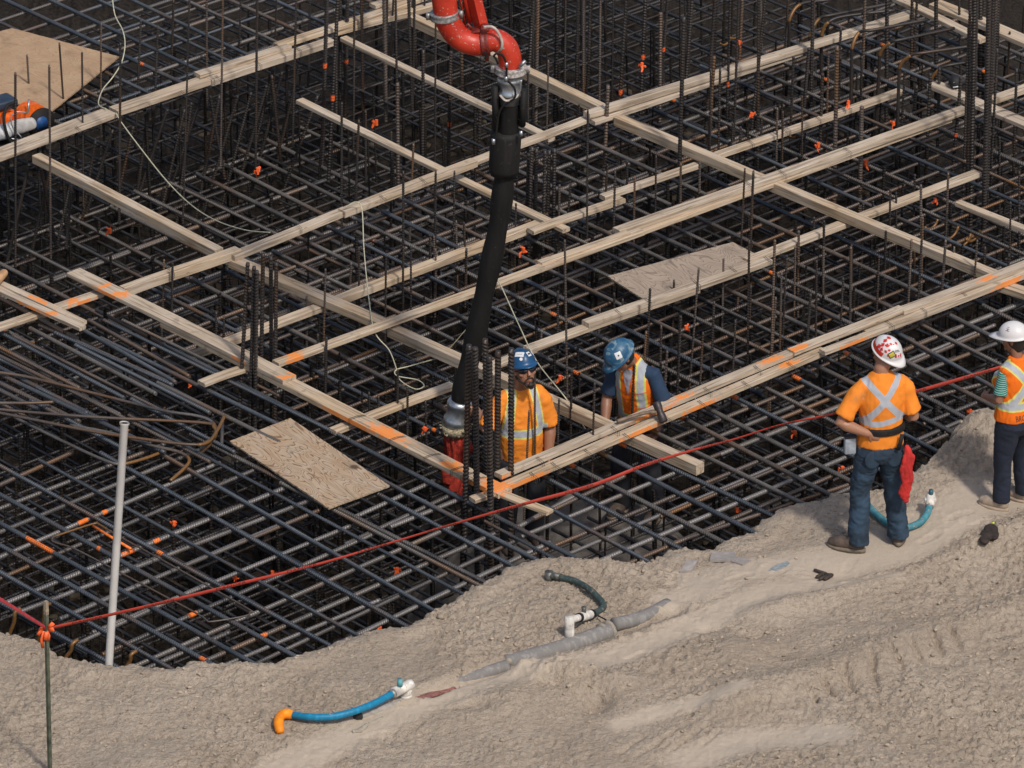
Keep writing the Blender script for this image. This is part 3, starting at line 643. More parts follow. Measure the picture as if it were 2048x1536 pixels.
board((1740,666),(2120,520), .089, .055, .175, 'outer rail continuing to the right edge above the white helmet', [(2020,75,'s')])
board((1809,622),(2120,506), .089, .04, .215, 'inner rail continuing to the right edge above the white helmet', [(1975,40,'t')])
board((1785,-4),(1960,79), .089, .04, .20, 'plank running down from the top right corner to the tall bar cluster')
board((1858,8),(2110,112), .15, .045, .20, 'wide plank crossing the top right corner beyond the tall bar cluster')
board((1854,168),(2110,278), .13, .04, .22, 'wide plank under the black glove at the upper right')
board((1987,200),(2110,157), .089, .05, .17, 'plank leaving the right edge behind the tall bar cluster')
board((1910,404),(2110,484), .075, .04, .10, 'plank entering from the right edge below the tall bar cluster')
board((1995,570),(2110,610), .12, .06, .12, 'broad timber end under the orange rails at the right edge', [(2000,20,'t')])
for px, py, l in ((690,735,'small wood scrap among the heaped bars'),):
    pass

def ply(pts, z, mat, label, th=0.014, dz=None):
    P = [at(x, y, z + (dz[i] if dz else 0)) for i, (x, y) in enumerate(pts)]
    x = (P[1]-P[0]).normalized(); nrm = (P[1]-P[0]).cross(P[-1]-P[0]).normalized(); nrm = nrm if nrm.z > 0 else -nrm; y = nrm.cross(x)
    M = Matrix((x, y, nrm)).transposed().to_4x4(); M.translation = P[0]; Mi = M.inverted()
    bm = bmesh.new(); q = [Mi @ p for p in P]; top = []
    for i in range(len(q)):                         # splintered edges
        a, b = q[i], q[(i+1) % len(q)]; k = max(1, int((b-a).length/0.03)); d = (b-a).normalized(); s = Vector((-d.y, d.x, 0))
        for j in range(k): top.append(bm.verts.new(a.lerp(b, j/k) + s*random.uniform(-.0025, .0025)*(0 if j == 0 else 1)))
    f = bm.faces.new(top); f.normal_update()
    if f.normal.z < 0: f.normal_flip()
    r = bmesh.ops.extrude_face_region(bm, geom=[f]); bmesh.ops.translate(bm, verts=[v for v in r['geom'] if isinstance(v, bmesh.types.BMVert)], vec=(0, 0, -th))
    o = bm_obj('plywood_sheet', bm, mat, smooth=False); o.matrix_world = M; meta(o, label, 'plywood'); return o
ply([(459,882),(657,1016),(779,971),(581,836)], 0.055, M_ply, 'weathered plywood sheet with wavy grain and knots lying on the near mat')
ply([(-50,182),(0,198),(100,224),(238,113),(24,56),(-50,76)], 0.06, M_ply2, 'tan plywood sheet at the top left behind the cut-off saw')
ply([(1215,552),(1290,600),(1542,524),(1465,484)], 0.03, M_ply3, 'grey plywood sheet lying partly behind the rail above the second blue helmet')

# wire ties round plank and bar
M_wire = plain('black_wire', (0.03, 0.025, 0.022), 0.5)
def tie(px, py, w=0.10, z=0.20, u=True):
    p = at(px, py, z); across = -ED if u else EU; along = EU if u else ED
    bm = bmesh.new()
    for s in (-0.008, 0.010):
        q = p + along*s; tube(bm, [q - across*0.012 + Vector((0, 0, -0.05)), q - across*0.012 + Vector((0, 0, 0.001)), q + along*0.01 + across*w*0.5 + Vector((0, 0, 0.006)), q + along*0.03 + across*w], 0.0018, n=5)
    o = bm_obj('wire_tie', bm, M_wire); meta(o, 'thin black wire tied across a plank', 'wire tie', 'wire ties holding planks to bars')
for x, y in ((1118,938),(1184,912),(1262,880),(1342,843),(1412,814),(1500,775),(1590,737),(1680,695),(1785,652),(1850,622),(1930,590),(1075,958)): tie(x, y, 0.12, 0.18)
for x, y in ((1085,925),(1235,864),(1420,786),(1520,742)): tie(x, y, 0.10, 0.208)
for x, y in ((1397,570),(1470,543),(1540,523),(1300,606),(1240,628)): tie(x, y, 0.10, 0.15)
for x, y in ((1380,470),(1502,372),(1570,350),(1700,305)): tie(x, y, 0.10, 0.21)
for x, y in ((1445,132),(1600,92),(1760,45),(1710,60)): tie(x, y, 0.10, 0.212)
for x, y in ((1505,288),(1575,265),(1640,240),(1700,218)): tie(x, y, 0.09, 0.064)
for x, y in ((160,262),(240,238),(305,214),(370,190),(440,160),(520,130),(600,102)): tie(x, y, 0.10, 0.17)
for x, y in ((345,545),(600,455),(770,400),(850,365)): tie(x, y, 0.10, 0.175)
for x, y in ((780,880),(850,915),(905,940),(925,952),(700,838),(940,962)): tie(x, y, 0.13, 0.17, False)
for x, y in ((1925,197),(1960,212),(1990,226),(2010,234)): tie(x, y, 0.12, 0.222, False)

# ------------------------------------------------------------------ upright bars
def conv(c, x, y):
    ox, oy, s = {'A': (0, 0, 2.926), 'B': (680, 0, 2.926), 'C': (1348, 0, 2.926), 'D': (0, 500, 2.926), 'E': (680, 500, 2.926), 'F': (1348, 500, 2.926), 'P': (0, 0, 1)}[c]
    return ox+x/s, oy+y/s
UPS = {
 'A': [(90,425,90,1250),(158,320,175,600),(288,380,295,1200),(347,250,378,690),(480,305,485,900),(592,130,590,600),(705,250,700,1000),(825,110,805,560),(925,150,905,640),(1015,0,1005,350),(1110,-60,1080,1000),(1210,-60,1210,400),(1305,-60,1295,680),(1410,-60,1400,300),(1505,-60,1498,720),(1620,-60,1610,250),(1735,-60,1720,550),(1815,-60,1810,200)],
 'B': [(315,-60,300,260),(495,-60,495,200),(85,-60,80,600),(560,100,555,900),(485,520,480,860),(1220,350,1210,780),(1320,-60,1315,500),(1400,610,1395,760),(1450,640,1445,1370),(1425,-60,1425,490),(1525,-60,1520,420),(1600,-60,1595,330),(1100,400,1100,800),(1030,1190,1025,1420),(1285,1080,1280,1300),(1350,1080,1330,1300),(725,1300,735,1540),(680,1290,685,1540),(550,1380,552,1540),(525,1370,528,1540),(430,840,420,1100),(300,770,300,900),(150,650,150,760),(110,700,95,1100),(10,600,10,1170),(790,970,790,1100),(670,1000,665,1340),(560,1000,555,1500),(370,1000,370,1450),(1565,960,1555,1150),(1610,1000,1600,1400),(1680,940,1680,1100),(1725,1030,1720,1350),(1850,910,1845,1250),(1995,950,1990,1180)],
 'C': [(290,345,280,500),(240,330,238,480),(750,560,750,920),(905,300,895,690),(605,630,600,900),(637,650,632,940),(515,685,510,800),(390,740,385,930),(345,720,340,830),(215,400,210,870),(270,400,260,880),(415,985,390,1500),(465,1000,445,1490),(1605,1010,1595,1290),(1445,1080,1445,1400),(1265,1105,1262,1400),(1300,1125,1300,1300),(1165,1175,1160,1300),(1108,1190,1105,1300),(1240,1350,1235,1540),(1405,1415,1405,1540),(820,1270,820,1400),(878,1290,875,1500),(730,1350,728,1540),(590,1415,588,1540),(1040,1430,1040,1540),(1455,1270,1450,1500),(1410,1020,1405,1200),(1965,185,1955,400),(1970,1180,1965,1500),(2020,1000,2020,1400),(1905,800,1905,1000),(40,955,38,1200),(150,950,148,1150),(670,-60,655,250),(1030,-60,1020,200),(1190,-60,1180,120),(1320,-60,1310,110)],
 'D': [(1010,75,1005,340),(960,55,955,300),(1905,110,1895,500),(1795,270,1795,420),(1265,360,1265,480),(1310,390,1310,500),(1860,490,1855,700),(1910,510,1905,780),(945,380,945,520),(1155,560,1150,660)],
 'E': [(270,30,265,380),(370,-20,368,280),(415,-20,415,350),(65,70,60,180),(110,-10,112,300),(740,-10,735,180),(560,-10,560,160),(545,715,540,900),(395,800,395,1070),(170,830,170,930),(500,880,505,1080),(225,850,222,980),(338,700,338,1040),(1275,240,1275,490),(1520,340,1515,440),(1605,250,1605,320),(1655,285,1650,390),(1815,225,1800,550),(1772,195,1770,280),(1905,145,1903,230),(1955,175,1950,330),(1880,440,1875,640),(1990,385,1980,620),(1107,940,1085,1410),(1140,770,1140,1200),(1282,870,1270,1300),(1355,700,1350,1090),(1490,775,1475,1300),(1560,650,1560,1000),(1722,670,1705,1090),(1792,475,1765,930),(1915,590,1890,1000),(1315,-60,1330,860),(1180,465,1175,600)],
 'F': [(145,105,100,680),(440,-60,430,680),(590,-60,565,780),(1200,30,1180,510),(990,160,965,640),(800,255,770,690),(595,275,560,780),(360,410,335,890),(235,300,215,780),(170,480,140,1000),(40,385,20,800),(630,130,620,560),(710,-20,705,250),(835,60,830,490),(875,-20,872,300),(1035,-20,1030,410),(1390,-60,1365,420),(1450,-60,1430,280),(1590,-60,1560,360),(1640,-20,1630,190),(1775,-60,1750,280),(1820,-20,1815,120),(1960,20,1950,240),(235,30,235,100),(100,115,98,190),(290,50,285,300),(385,115,380,200),(450,205,445,400),(660,30,640,420)],
}
UP_LABEL = {'A': 'thin rusty upright bar standing along the back walkway', 'B': 'thin upright bar standing round the red pipe and the black hose', 'C': 'thin upright bar standing among the rails at the upper right', 'D': 'thin upright bar near the orange marked planks on the left', 'E': 'thin upright bar standing round the two men in the pit', 'F': 'thin upright bar standing along the near double rail'}
def upright(xt, yt, xb, yb, r, mat, label, group, zb=-0.22, deep=0.0, pitch=0.022, cat='upright bar'):
    b = at(xb, yb, zb); t = aty(xt, yt, b.y); 
    if deep: d = (b-t).normalized(); b = b + d*deep
    return bar(b, t, r, mat, 'upright_bar', label, cat, group, pitch=pitch)
n_up = 0
for c, lst in UPS.items():
    for (xt, yt, xb, yb) in lst:
        a = conv(c, xt, yt); b = conv(c, xb, yb)
        upright(a[0], a[1], b[0], b[1], random.choice([0.0075, 0.0085, 0.0095]), random.choice([M_dark, M_dark, M_brn]), UP_LABEL[c], 'thin uprights ' + {'A': 'at the back walkway', 'B': 'round the hose', 'C': 'at the upper right', 'D': 'at the left planks', 'E': 'round the pit', 'F': 'along the near rails'}[c], zb=-0.12, deep=0.5 if c in 'ABC' else 0.25); n_up += 1
for (xt, yt, xb, yb) in [(1650,420,1455,1180),(1600,400,1530,700),(1470,540,1290,1240),(1285,560,1150,1250),(1120,600,1040,1250),(1190,530,960,1220),(1080,640,900,1430),(870,640,760,1430),(660,760,520,1200),(780,740,700,1100),(440,950,320,1500),(300,960,180,1500),(170,960,50,1500),(1860,560,1700,1000),(1750,380,1600,1040),(420,1050,400,1300),(560,820,470,1350),(980,640,800,1180),(1390,560,1210,1180),(1560,500,1400,1060),(1900,520,1860,1180),(1230,560,1290,900),(240,980,300,1300),(1590,440,1640,900)]:
    a = conv('A', xt, yt); b = conv('A', xb, yb)
    t = at(a[0], a[1], -0.03); q = aty(b[0], b[1], t.y); q = q + (q-t).normalized()*0.25
    bar(q, t, 0.0125, M_dark, 'leaning_bar', 'dark ribbed bar leaning down into the deep cage at the upper left', 'leaning bar', 'leaning bars of the deep cage', pitch=0.024); n_up += 1
# heavy bars at the upper right and top centre
for (c, xt, yt, xb, yb, r) in [('A',1915,-60,1895,600,.016),('A',1980,-60,1940,700,.016),('B',45,-60,35,400,.016),('B',1135,-60,1110,350,.019),('B',1275,-60,1265,360,.017),('B',1680,-60,1640,560,.015),('B',1790,-60,1765,520,.016),('B',1920,-60,1880,470,.013),('B',1395,-60,1385,450,.013),('B',650,300,640,700,.015),('B',830,330,820,640,.014),
   ('C',110,-60,60,620,.014),('C',245,-60,190,680,.013),('C',410,-60,380,260,.017),('C',540,-60,455,760,.013),('C',790,280,760,640,.014),('C',870,430,855,870,.013),('C',330,-60,310,700,.011),('C',700,330,680,800,.010),('C',975,330,960,640,.010),('C',1100,330,1090,700,.010),('C',1350,420,1330,800,.010),('C',1500,430,1480,860,.014),('C',1420,500,1400,700,.014),('C',1680,450,1640,900,.013),('C',2005,400,1990,900,.011)]:
    a = conv(c, xt, yt); b = conv(c, xb, yb)
    o = upright(a[0], a[1], b[0], b[1], r, M_dark, 'heavy ribbed upright bar rising through the far mats', 'heavy uprights at the back', zb=-0.25, deep=0.6, pitch=0.026); n_up += 1
    if random.random() < 0.35: t = random.uniform(.35, .6); paint_mark(o, t, t+0.03, r, M_flag)
for (xt, yt, xb, yb) in [(1125,860,1110,1290),(1150,870,1140,1290),(1200,880,1190,1330),(1255,870,1250,1320),(1105,900,1095,1250),(1225,880,1215,1310)]:
    a = conv('B', xt, yt); b = conv('B', xb, yb); upright(a[0], a[1], b[0], b[1], .015, M_dark, 'ribbed bar of the upright cluster just right of the black hose', 'bar cluster right of the hose', zb=-0.25, deep=0.8, pitch=0.026)
for (xt, yt, xb, yb) in [(1735,-60,1715,1180),(1775,-60,1755,700),(1845,-60,1815,1250),(1885,-60,1850,700),(1815,-60,1810,400),(1760,-60,1738,1100),(1870,-60,1832,1200),(1900,-60,1880,500),(1795,-60,1790,420)]:
    a = conv('C', xt, yt); b = conv('C', xb, yb); upright(a[0], a[1], b[0], b[1], random.choice([.019, .013]), M_dark, 'tall dark bar of the column cage at the upper right edge', 'tall column cage at the upper right', zb=-0.3, deep=0.8, pitch=0.026)
for i, (xt, yt, xb, yb) in enumerate([(1450,75,1415,650),(1487,95,1470,720),(1503,120,1495,740),(1540,20,1530,600),(1585,40,1588,620),(1617,75,1612,650)]):
    a = conv('D', xt, yt); b = conv('D', xb, yb); p = at(b[0], 645+.499*(b[0]-320)+15, 0.11) if i < 3 else at(b[0], b[1], 0.12)
    t = aty(a[0], a[1], p.y); q = p + (p-t).normalized()*0.9
    bar(q, t, .0145, M_dark, 'upright_bar', 'ribbed bar of the six bar bundle rising through the orange planks on the left', 'upright bar', 'six bar bundle left of centre', pitch=0.026)
for i, (xt, yt, xb, yb, l) in enumerate([(755,555,735,1420,'leftmost thick ribbed bar in front of the black hose at the orange corner'),(790,570,800,1400,'thick darker bar right beside the leftmost one at the orange corner'),(850,520,860,1250,'tallest thick ribbed bar at the orange corner'),(873,620,880,1525,'nearest thick ribbed bar, reaching down past the orange corner'),(925,590,920,1310,'thick ribbed bar just left of the bearded man'),(1003,575,1000,1360,'thick ribbed bar in front of the bearded man')]):
    a = conv('E', xt, yt); b = conv('E', xb, yb); p = (at(b[0], {0: 979, 1: 989, 3: 1012}[i], .10) if i in (0, 1, 3) else at(b[0], b[1], [0, 0, .12, 0, .15, .10][i])); t = aty(a[0], a[1], p.y); q = p + (p-t).normalized()*[.9, .9, .9, .7, .9, .9][i]
    bar(q, t, .0215, M_dark, 'upright_bar', l, 'upright bar', 'six thick bars at the orange corner', pitch=0.030)
    if i != 1: pass
for k in range(46):
    px, py = (random.uniform(1010, 2040), random.uniform(60, 360)) if k < 34 else (random.uniform(620, 900), random.uniform(60, 330))
    u_, d_ = uv(at(px, py, -.1)); p = UD(round(u_/.31)*.31+.05, round(d_/.31)*.31+.05, -.15)
    if not vis(p, 0): continue
    t = p + Vector((random.uniform(-.06, .06), random.uniform(-.04, .04), random.uniform(.5, 1.7)))
    bar(p-Vector((0, 0, .5)), t, random.choice([.010, .013, .016]), random.choice([M_dark, M_dark, M_brn]), 'upright_bar', 'ribbed upright bar in the thicket behind the timbers', 'upright bar', 'thicket of uprights behind the timbers', pitch=.026)
# bent bars with rusty hooks
def bent(pts, r, label, z=None, mat=None, grp='bent bars', k=5, name='bent_bar'):
    bm = bmesh.new(); P = catmull(pts, k); tube(bm, P, r, n=8)
    o = bm_obj(name, bm, mat or M_dark); meta(o, label, 'bent bar', grp)
    return o
def hook_up(c, pts, label):
    b = conv(c, *pts[0]); base = at(b[0], b[1], -0.7); out = [base]
    for x, y in pts[1:]:
        q = conv(c, x, y); t = aty(q[0], q[1], base.y); out.append(t)
    # the arm beyond the bend runs along the mat
    top = out[-2] if len(out) > 3 else out[-1]; zt = out[3].z
    res = out[:3]
    for x, y in pts[3:]:
        q = conv(c, x, y); res.append(at(q[0], q[1], zt+0.0))
    return res
HK = 'upright bar with rusty bend and long arm reaching right near the top rail'
for pts in ([(655,560),(675,200),(678,110),(740,25),(900,0),(1150,-40)], [(790,620),(795,300),(800,200),(850,110),(940,85),(1270,20)], [(860,650),(862,300),(868,190),(905,130),(1000,95),(1290,60)], [(1030,900),(1040,380),(1045,270),(1085,190),(1170,175),(1480,115)], [(1170,900),(1200,420),(1208,310),(1265,250),(1340,230),(1640,165)], [(1300,1000),(1315,500),(1325,385),(1385,325),(1470,308),(1740,270)], [(1490,800),(1500,520),(1508,460),(1560,400),(1620,380),(1740,362)]):
    b = conv('C', *pts[0]); base = at(b[0], b[1], -0.5); P = [base]
    for i, (x, y) in enumerate(pts[1:]):
        q = conv('C', x, y)
        if i < 2: P.append(aty(q[0], q[1], base.y))
        else: P.append(at(q[0], q[1], P[2].z + [0, 0, 0.10, 0.13, 0.13][i]))
    bm = bmesh.new(); tube(bm, catmull(P, 7), 0.0145, n=8); o = bm_obj('bent_bar', bm, M_dark); meta(o, HK, 'bent bar', 'seven bent bars at the upper right')
    bm = bmesh.new(); C_ = catmull(P, 7); tube(bm, C_[12:22], 0.0155, n=8); bm_obj('rusty_bend', bm, M_rust, o)
for pts, l in (([(-30,742,.09),(60,755,.09),(240,800,.09),(330,822,.09),(395,832,.08),(425,845,.07),(432,865,.05),(420,888,.02),(395,912,-.05)], 'upper of three long bars crossing the near left mat, bent back in a hook'),
               ([(-30,815,.10),(30,822,.10),(200,835,.10),(400,845,.10),(428,855,.09),(430,872,.07),(405,889,.05)], 'long brown bar with a tight rusty return bend, crossing the near left mat'),
               ([(-30,820,.12),(60,838,.12),(180,862,.12),(300,880,.12),(380,889,.11),(415,885,.09),(435,860,.09),(449,832,.09)], 'long brown bar with a rusty end turned up, crossing the near left mat'),
               ([(140,850,.07),(230,868,.07),(300,890,.07),(355,903,.06),(378,918,.05),(370,935,.03),(340,962,.0)], 'bar hooked round with its cut end pointing at the camera, above the white pipe'),
               ([(29,835,.05),(120,880,.05),(205,919,.045),(240,928,.04),(280,920,.03),(330,902,.02)], 'bar with a flat rusty curve passing behind the white pipe'),
               ([(-30,806,.13),(60,806,.13),(107,804,.13)], 'bar end with a fresh cut lying across the left heap'),
               ([(445,840,.03),(443,895,.0)], 'short cut bar standing beside the hooked bars')):
    P = catmull([at(x, y, z) for x, y, z in pts], 6); bm = bmesh.new(); tube(bm, P, 0.0135 if 'short' in l or 'bar end' in l else 0.0125, n=8)
    o = bm_obj('bent_bar', bm, M_brn if 'brown' in l or 'bar end' in l else M_grey); meta(o, l, 'bent bar', 'bent bars on the near left mat')
    if len(pts) > 5:
        bm = bmesh.new(); k0 = int(len(P)*0.62); tube(bm, P[k0:], 0.0137, n=8); bm_obj('rusty_bend', bm, M_rust, o)
# rectangular stirrup lying in the near mat
S_ = [(105,1078),(112,1072),(185,1048),(200,1050),(230,1068),(360,1140),(495,1217),(500,1224),(490,1232),(425,1243),(412,1240),(390,1225),(240,1145),(150,1098),(110,1085),(104,1080)]
P = catmull([at(x, y, 0.035) for x, y in S_], 4); bm = bmesh.new(); tube(bm, P, 0.0075, n=6); o = bm_obj('stirrup', bm, M_brn); meta(o, 'long rounded rectangle of thin rusty bar lying on the near mat behind the white pipe', 'stirrup')
bm = bmesh.new(); tube(bm, P[4:16], 0.0085, n=6, caps=False); bm_obj('rusty_bend', bm, M_rust, o)
bm = bmesh.new(); tube(bm, [at(186,1052,.02), at(215,1070,.02), at(262,1098,.02)], 0.011, n=8); o = bm_obj('painted_bar_end', bm, M_orange); meta(o, 'orange sprayed end of a short bar beside the rounded rectangle', 'bar end')
# hooks poking out of the earth edge at the left
for x0, y0, x1, y1 in ((90,1215,75,1290),(145,1288,130,1322),(262,1310,250,1342),(30,1225,18,1275),(1960-0,0,0,0)):
    if y1 == 0: continue
    b = at(x1, y1, -0.12); t = aty(x0, y0, b.y); P = catmull([b - Vector((0, 0, .2)), b, b.lerp(t, .6)+Vector((.01, 0, 0)), t, t+EU*0.05+Vector((0, 0, .015))], 5)
    bm = bmesh.new(); tube(bm, P, 0.015, n=8); o = bm_obj('bar_hook', bm, M_rust); meta(o, 'rusty bent bar end at the rim of the near left earth edge', 'bar hook', 'rusty hooks at the near left earth edge')
for x, y, r_ in ((1900,455,.10),(1925,470,.10),(1945,462,.09),(1862,440,.08),(1590,260,.07),(1470,60,.08),(1450,75,.07),(245,860,.06),(320,815,.05),(65,675,.05)):
    c0 = at(x, y, -0.10); P = [c0 + EU*(r_*math.cos(a)) + Vector((0, 0, r_*math.sin(a))) for a in np.linspace(-2.6, -0.2, 12)]
    bm = bmesh.new(); tube(bm, P, 0.011, n=8); o = bm_obj('bar_hook', bm, M_rust); meta(o, 'small rusty hook end showing between the bars', 'bar hook', 'rusty hook ends among the mats')

# orange ribbon marks
for x, y, z, s in ((220,462,-.3,1),(515,342,-.3,1.4),(753,245,-.2,1.2),(1284,130,.3,1),(1503,230,.1,1),(1637,290,.1,1),(1787,247,.1,.8),(1731,325,-.1,1),(1697,205,.15,.8),(1478,85,.2,.8),(1870,400,-.1,.8),(1047,500,.0,1),(1372,655,-.05,.8),(1120,755,-.05,.8),(470,1155,-.1,.8),(1050,0,0,0),(1940,822,-.1,.7),(1685,938,-.05,1),(1475,1020,-.1,.8),(545,1145,-.2,.6),(795,1140,-.3,.9),(760,1258,-.3,.8),(348,1047,-.05,.9),(1590,865,-.05,.7),(137,1325,-.1,.9),(380,770,-.1,.5),(850,858,-.05,.7)):
    if s == 0: continue
    s *= 0.72; p = at(x, y, z); bm = bmesh.new()
    for k in range(4):
        a = random.uniform(0, 6.28); q = p + Vector((math.cos(a)*.012, math.sin(a)*.012, random.uniform(-.03, .01)*s)); e = q + Vector((math.cos(a)*.03*s, math.sin(a)*.03*s, random.choice([-.07, -.02, .035])*s))
        mid = q.lerp(e, .5)+Vector((random.uniform(-.012, .012), 0, random.uniform(-.01, .02))); tube(bm, [q, mid, e], [(0.012*s, 0.002), (0.014*s, 0.002), (0.008*s, 0.002)], n=6)
    tube(bm, [p+Vector((0, 0, -.03*s)), p+Vector((0, 0, .03*s))], 0.014, n=8)
    o = bm_obj('ribbon_knot', bm, M_flag, smooth=False); meta(o, 'bright orange ribbon knotted on a steel bar', 'ribbon', 'orange ribbon knots on the bars')

# pale cords
M_cord = plain('cord', (0.50, 0.47, 0.33), 0.7, var=0.15)
M_cord2 = plain('cord_dim', (0.22, 0.19, 0.12), 0.7)
for pts, l, r_, m_ in (([(224,-10,.35),(230,30,.3),(245,60,.28),(250,90,.25),(243,125,.2),(225,155,.12),(205,180,.1),(197,208,.16),(212,218,.19)], 'pale cord hanging down to the back walkway beside the tan plywood', .0055, M_cord),
        ([(232,226,.19),(243,245,.17),(280,295,.12),(330,358,.08),(380,408,.05),(430,440,.05),(490,460,.10),(540,465,.20)], 'pale cord sagging from the back walkway to the second rail', .0055, M_cord),
        ([(690,415,.20),(712,404,.245),(724,420,.2),(728,500,.1),(738,600,.1),(750,665,.12),(778,700,.02),(792,735,.0),(800,760,0),(830,778,.0),(848,772,.0),(835,760,0),(795,752,0),(792,740,0),(820,732,.0),(880,715,.0)], 'pale cord looped on the mat left of the hose', .005, M_cord),
        ([(988,553,.24),(1000,568,.22),(1040,655,.2),(1075,725,.15),(1132,797,.13),(1155,835,-.3),(1172,860,-.5)], 'taut pale cord running down to the right past the bearded man', .005, M_cord),
        ([(880,715,.0),(905,690,.0),(935,655,.05)], 'thin dull cord end leading behind the hose', .0035, M_cord2)):
    bm = bmesh.new(); tube(bm, catmull([at(x, y, z) for x, y, z in pts], 8), r_, n=6); o = bm_obj('cord', bm, m_); meta(o, l, 'cord')
# ------------------------------------------------------------------ concrete pump: red pipe end and black hose
M_red = plain('red_paint', (0.52, 0.035, 0.012), 0.32, var=0.12, scale=14, spec=0.5)
def red_mat():
    m, n, l, b = newmat('red_pipe_paint'); tc = N(n, 'ShaderNodeTexCoord'); v = N(n, 'ShaderNodeTexNoise', Scale=55.0, Detail=3.0); v2 = N(n, 'ShaderNodeTexNoise', Scale=5.0, Detail=5.0)
    l.new(tc.outputs['Object'], v.inputs['Vector']); l.new(tc.outputs['Object'], v2.inputs['Vector'])
    c = mix(n, l, ramp(n, l, v2.outputs[0], [(0.35, 0.0), (0.7, 1.0)]), (0.40, 0.022, 0.008), (0.56, 0.045, 0.018))
    c = mix(n, l, ramp(n, l, v.outputs[0], [(0.64, 0.0), (0.68, 0.8)]), c, (0.40, 0.33, 0.28))
    l.new(c, b.inputs['Base Color']); b.inputs['Roughness'].default_value = 0.42; return m
M_redp = red_mat()
def dusty(name, base, dust, amt=0.62, rough=0.7):
    m, n, l, b = newmat(name); tc = N(n, 'ShaderNodeTexCoord'); a = N(n, 'ShaderNodeTexNoise', Scale=34.0, Detail=8.0, Roughness=0.7); l.new(tc.outputs['Object'], a.inputs['Vector'])
    mp = N(n, 'ShaderNodeMapping'); mp.inputs['Scale'].default_value = (9, 9, 1.2); l.new(tc.outputs['Object'], mp.inputs[0]); s = N(n, 'ShaderNodeTexNoise', Scale=3.0, Detail=6.0); l.new(mp.outputs[0], s.inputs['Vector'])
    c = mix(n, l, ramp(n, l, s.outputs[0], [(0.5, 0.0), (0.75, 0.35)]), base, [x*2.6 for x in base]); c = mix(n, l, ramp(n, l, a.outputs[0], [(amt, 0.0), (amt+0.08, 0.8)]), c, dust)
    l.new(c, b.inputs['Base Color']); b.inputs['Roughness'].default_value = rough; b.inputs['Specular IOR Level'].default_value = 0.25; MATS[name] = m; return m
dusty('black_rubber', (0.009, 0.0085, 0.008), (0.075, 0.068, 0.06)); dusty('black_sleeve', (0.013, 0.012, 0.0115), (0.07, 0.062, 0.055), .60)
dusty('hose_blue', (0.012, 0.18, 0.32), (0.30, 0.29, 0.25), .60, .45); dusty('hose_teal', (0.05, 0.19, 0.23), (0.30, 0.27, 0.22), .55, .6); dusty('hose_green', (0.04, 0.062, 0.06), (0.20, 0.17, 0.13), .54, .65)
dusty('pvc_white', (0.56, 0.53, 0.48), (0.36, 0.29, 0.22), .56, .5); dusty('header_pipe', (0.20, 0.188, 0.176), (0.35, 0.295, 0.235), .60, .75); dusty('orange_tape', (0.80, 0.24, 0.012), (0.50, 0.36, 0.22), .62, .5)
M_black = plain('black_rubber', (0.008, 0.0075, 0.007), 0.7, var=0.3, scale=9, bump=0.25, bscale=60, spec=0.2)
M_black2 = plain('black_sleeve', (0.014, 0.013, 0.012), 0.75, var=0.3, scale=30, bump=0.4, bscale=200, spec=0.25)
M_steel = plain('zinc_steel', (0.42, 0.44, 0.46), 0.36, metal=0.85, var=0.35, scale=22)
M_dull = plain('dull_metal', (0.30, 0.29, 0.28), 0.5, metal=0.5, var=0.45, scale=50)
HB = at(914, 868, -0.10); HY = HB.y
def H(px, py, dy=0.0): return aty(px, py, HY+dy)
S0 = 1.0
boom = empty('pump_pipe', H(975, 90)); meta(boom, 'glossy red steel pipe with two elbows and clamps, coming down from the top edge', 'pump pipe')
Bi = boom.matrix_world
def under(parent, o): o.parent = parent; o.matrix_parent_inverse = Matrix.Translation(parent.location).inverted(); return o
pp = catmull([H(880,-640), H(884,-300), H(886,-60), H(890,15), H(897,45), H(917,73), H(945,86), H(972,86)], 8)
bm = bmesh.new(); tube(bm, pp, 0.094, n=24); under(boom, bm_obj('upper_elbow', bm, M_redp))
pp = catmull([H(972,86), H(998,82), H(1018,97), H(1028,118), H(1024,136)], 8)
pp = catmull([H(968,84), H(990,80), H(1010,92), H(1019,112), H(1020,140)], 8)
bm = bmesh.new(); tube(bm, pp, 0.088, n=24); under(boom, bm_obj('lower_elbow', bm, M_redp))
def collar(c, d, r, w_, mat, name, parent, n=24):
    bm = bmesh.new(); d = d.normalized(); tube(bm, [c-d*w_*.5, c-d*w_*.42, c-d*w_*.12, c+d*w_*.12, c+d*w_*.42, c+d*w_*.5], [r*.97, r, r*.93, r*.93, r, r*.97], n=n)
    for s in (-1, 1):
        x, y = frame(d); box(bm, c + x*s*(r+0.012), (0.03, 0.03, w_*0.9))
    return under(parent, bm_obj(name, bm, mat))
collar(H(889,30), H(889,30)-H(886,0), 0.112, 0.055, M_dull, 'pipe_clamp', boom)
collar(H(970,85), H(978,84)-H(960,86), 0.108, 0.06, plain('dark_red_clamp', (0.16, 0.018, 0.012), .45, var=.4, scale=60), 'pipe_clamp', boom)
bm = bmesh.new(); tube(bm, [H(947,-640,.08), H(945,-20,.08), H(963,55,.08)], [(0.055, 0.07)]*3, n=4); under(boom, bm_obj('boom_arm', bm, M_redp, smooth=False))
bm = bmesh.new(); tube(bm, [H(930,-640,.1), H(927,-20,.1), H(940,45,.1)], 0.022, n=10); under(boom, bm_obj('hydraulic_rod', bm, M_redp))
bm = bmesh.new(); tube(bm, [H(918,-640,.1), H(917,-20,.1), H(930,48,.1)], 0.009, n=8); under(boom, bm_obj('thin_rod', bm, M_redp))
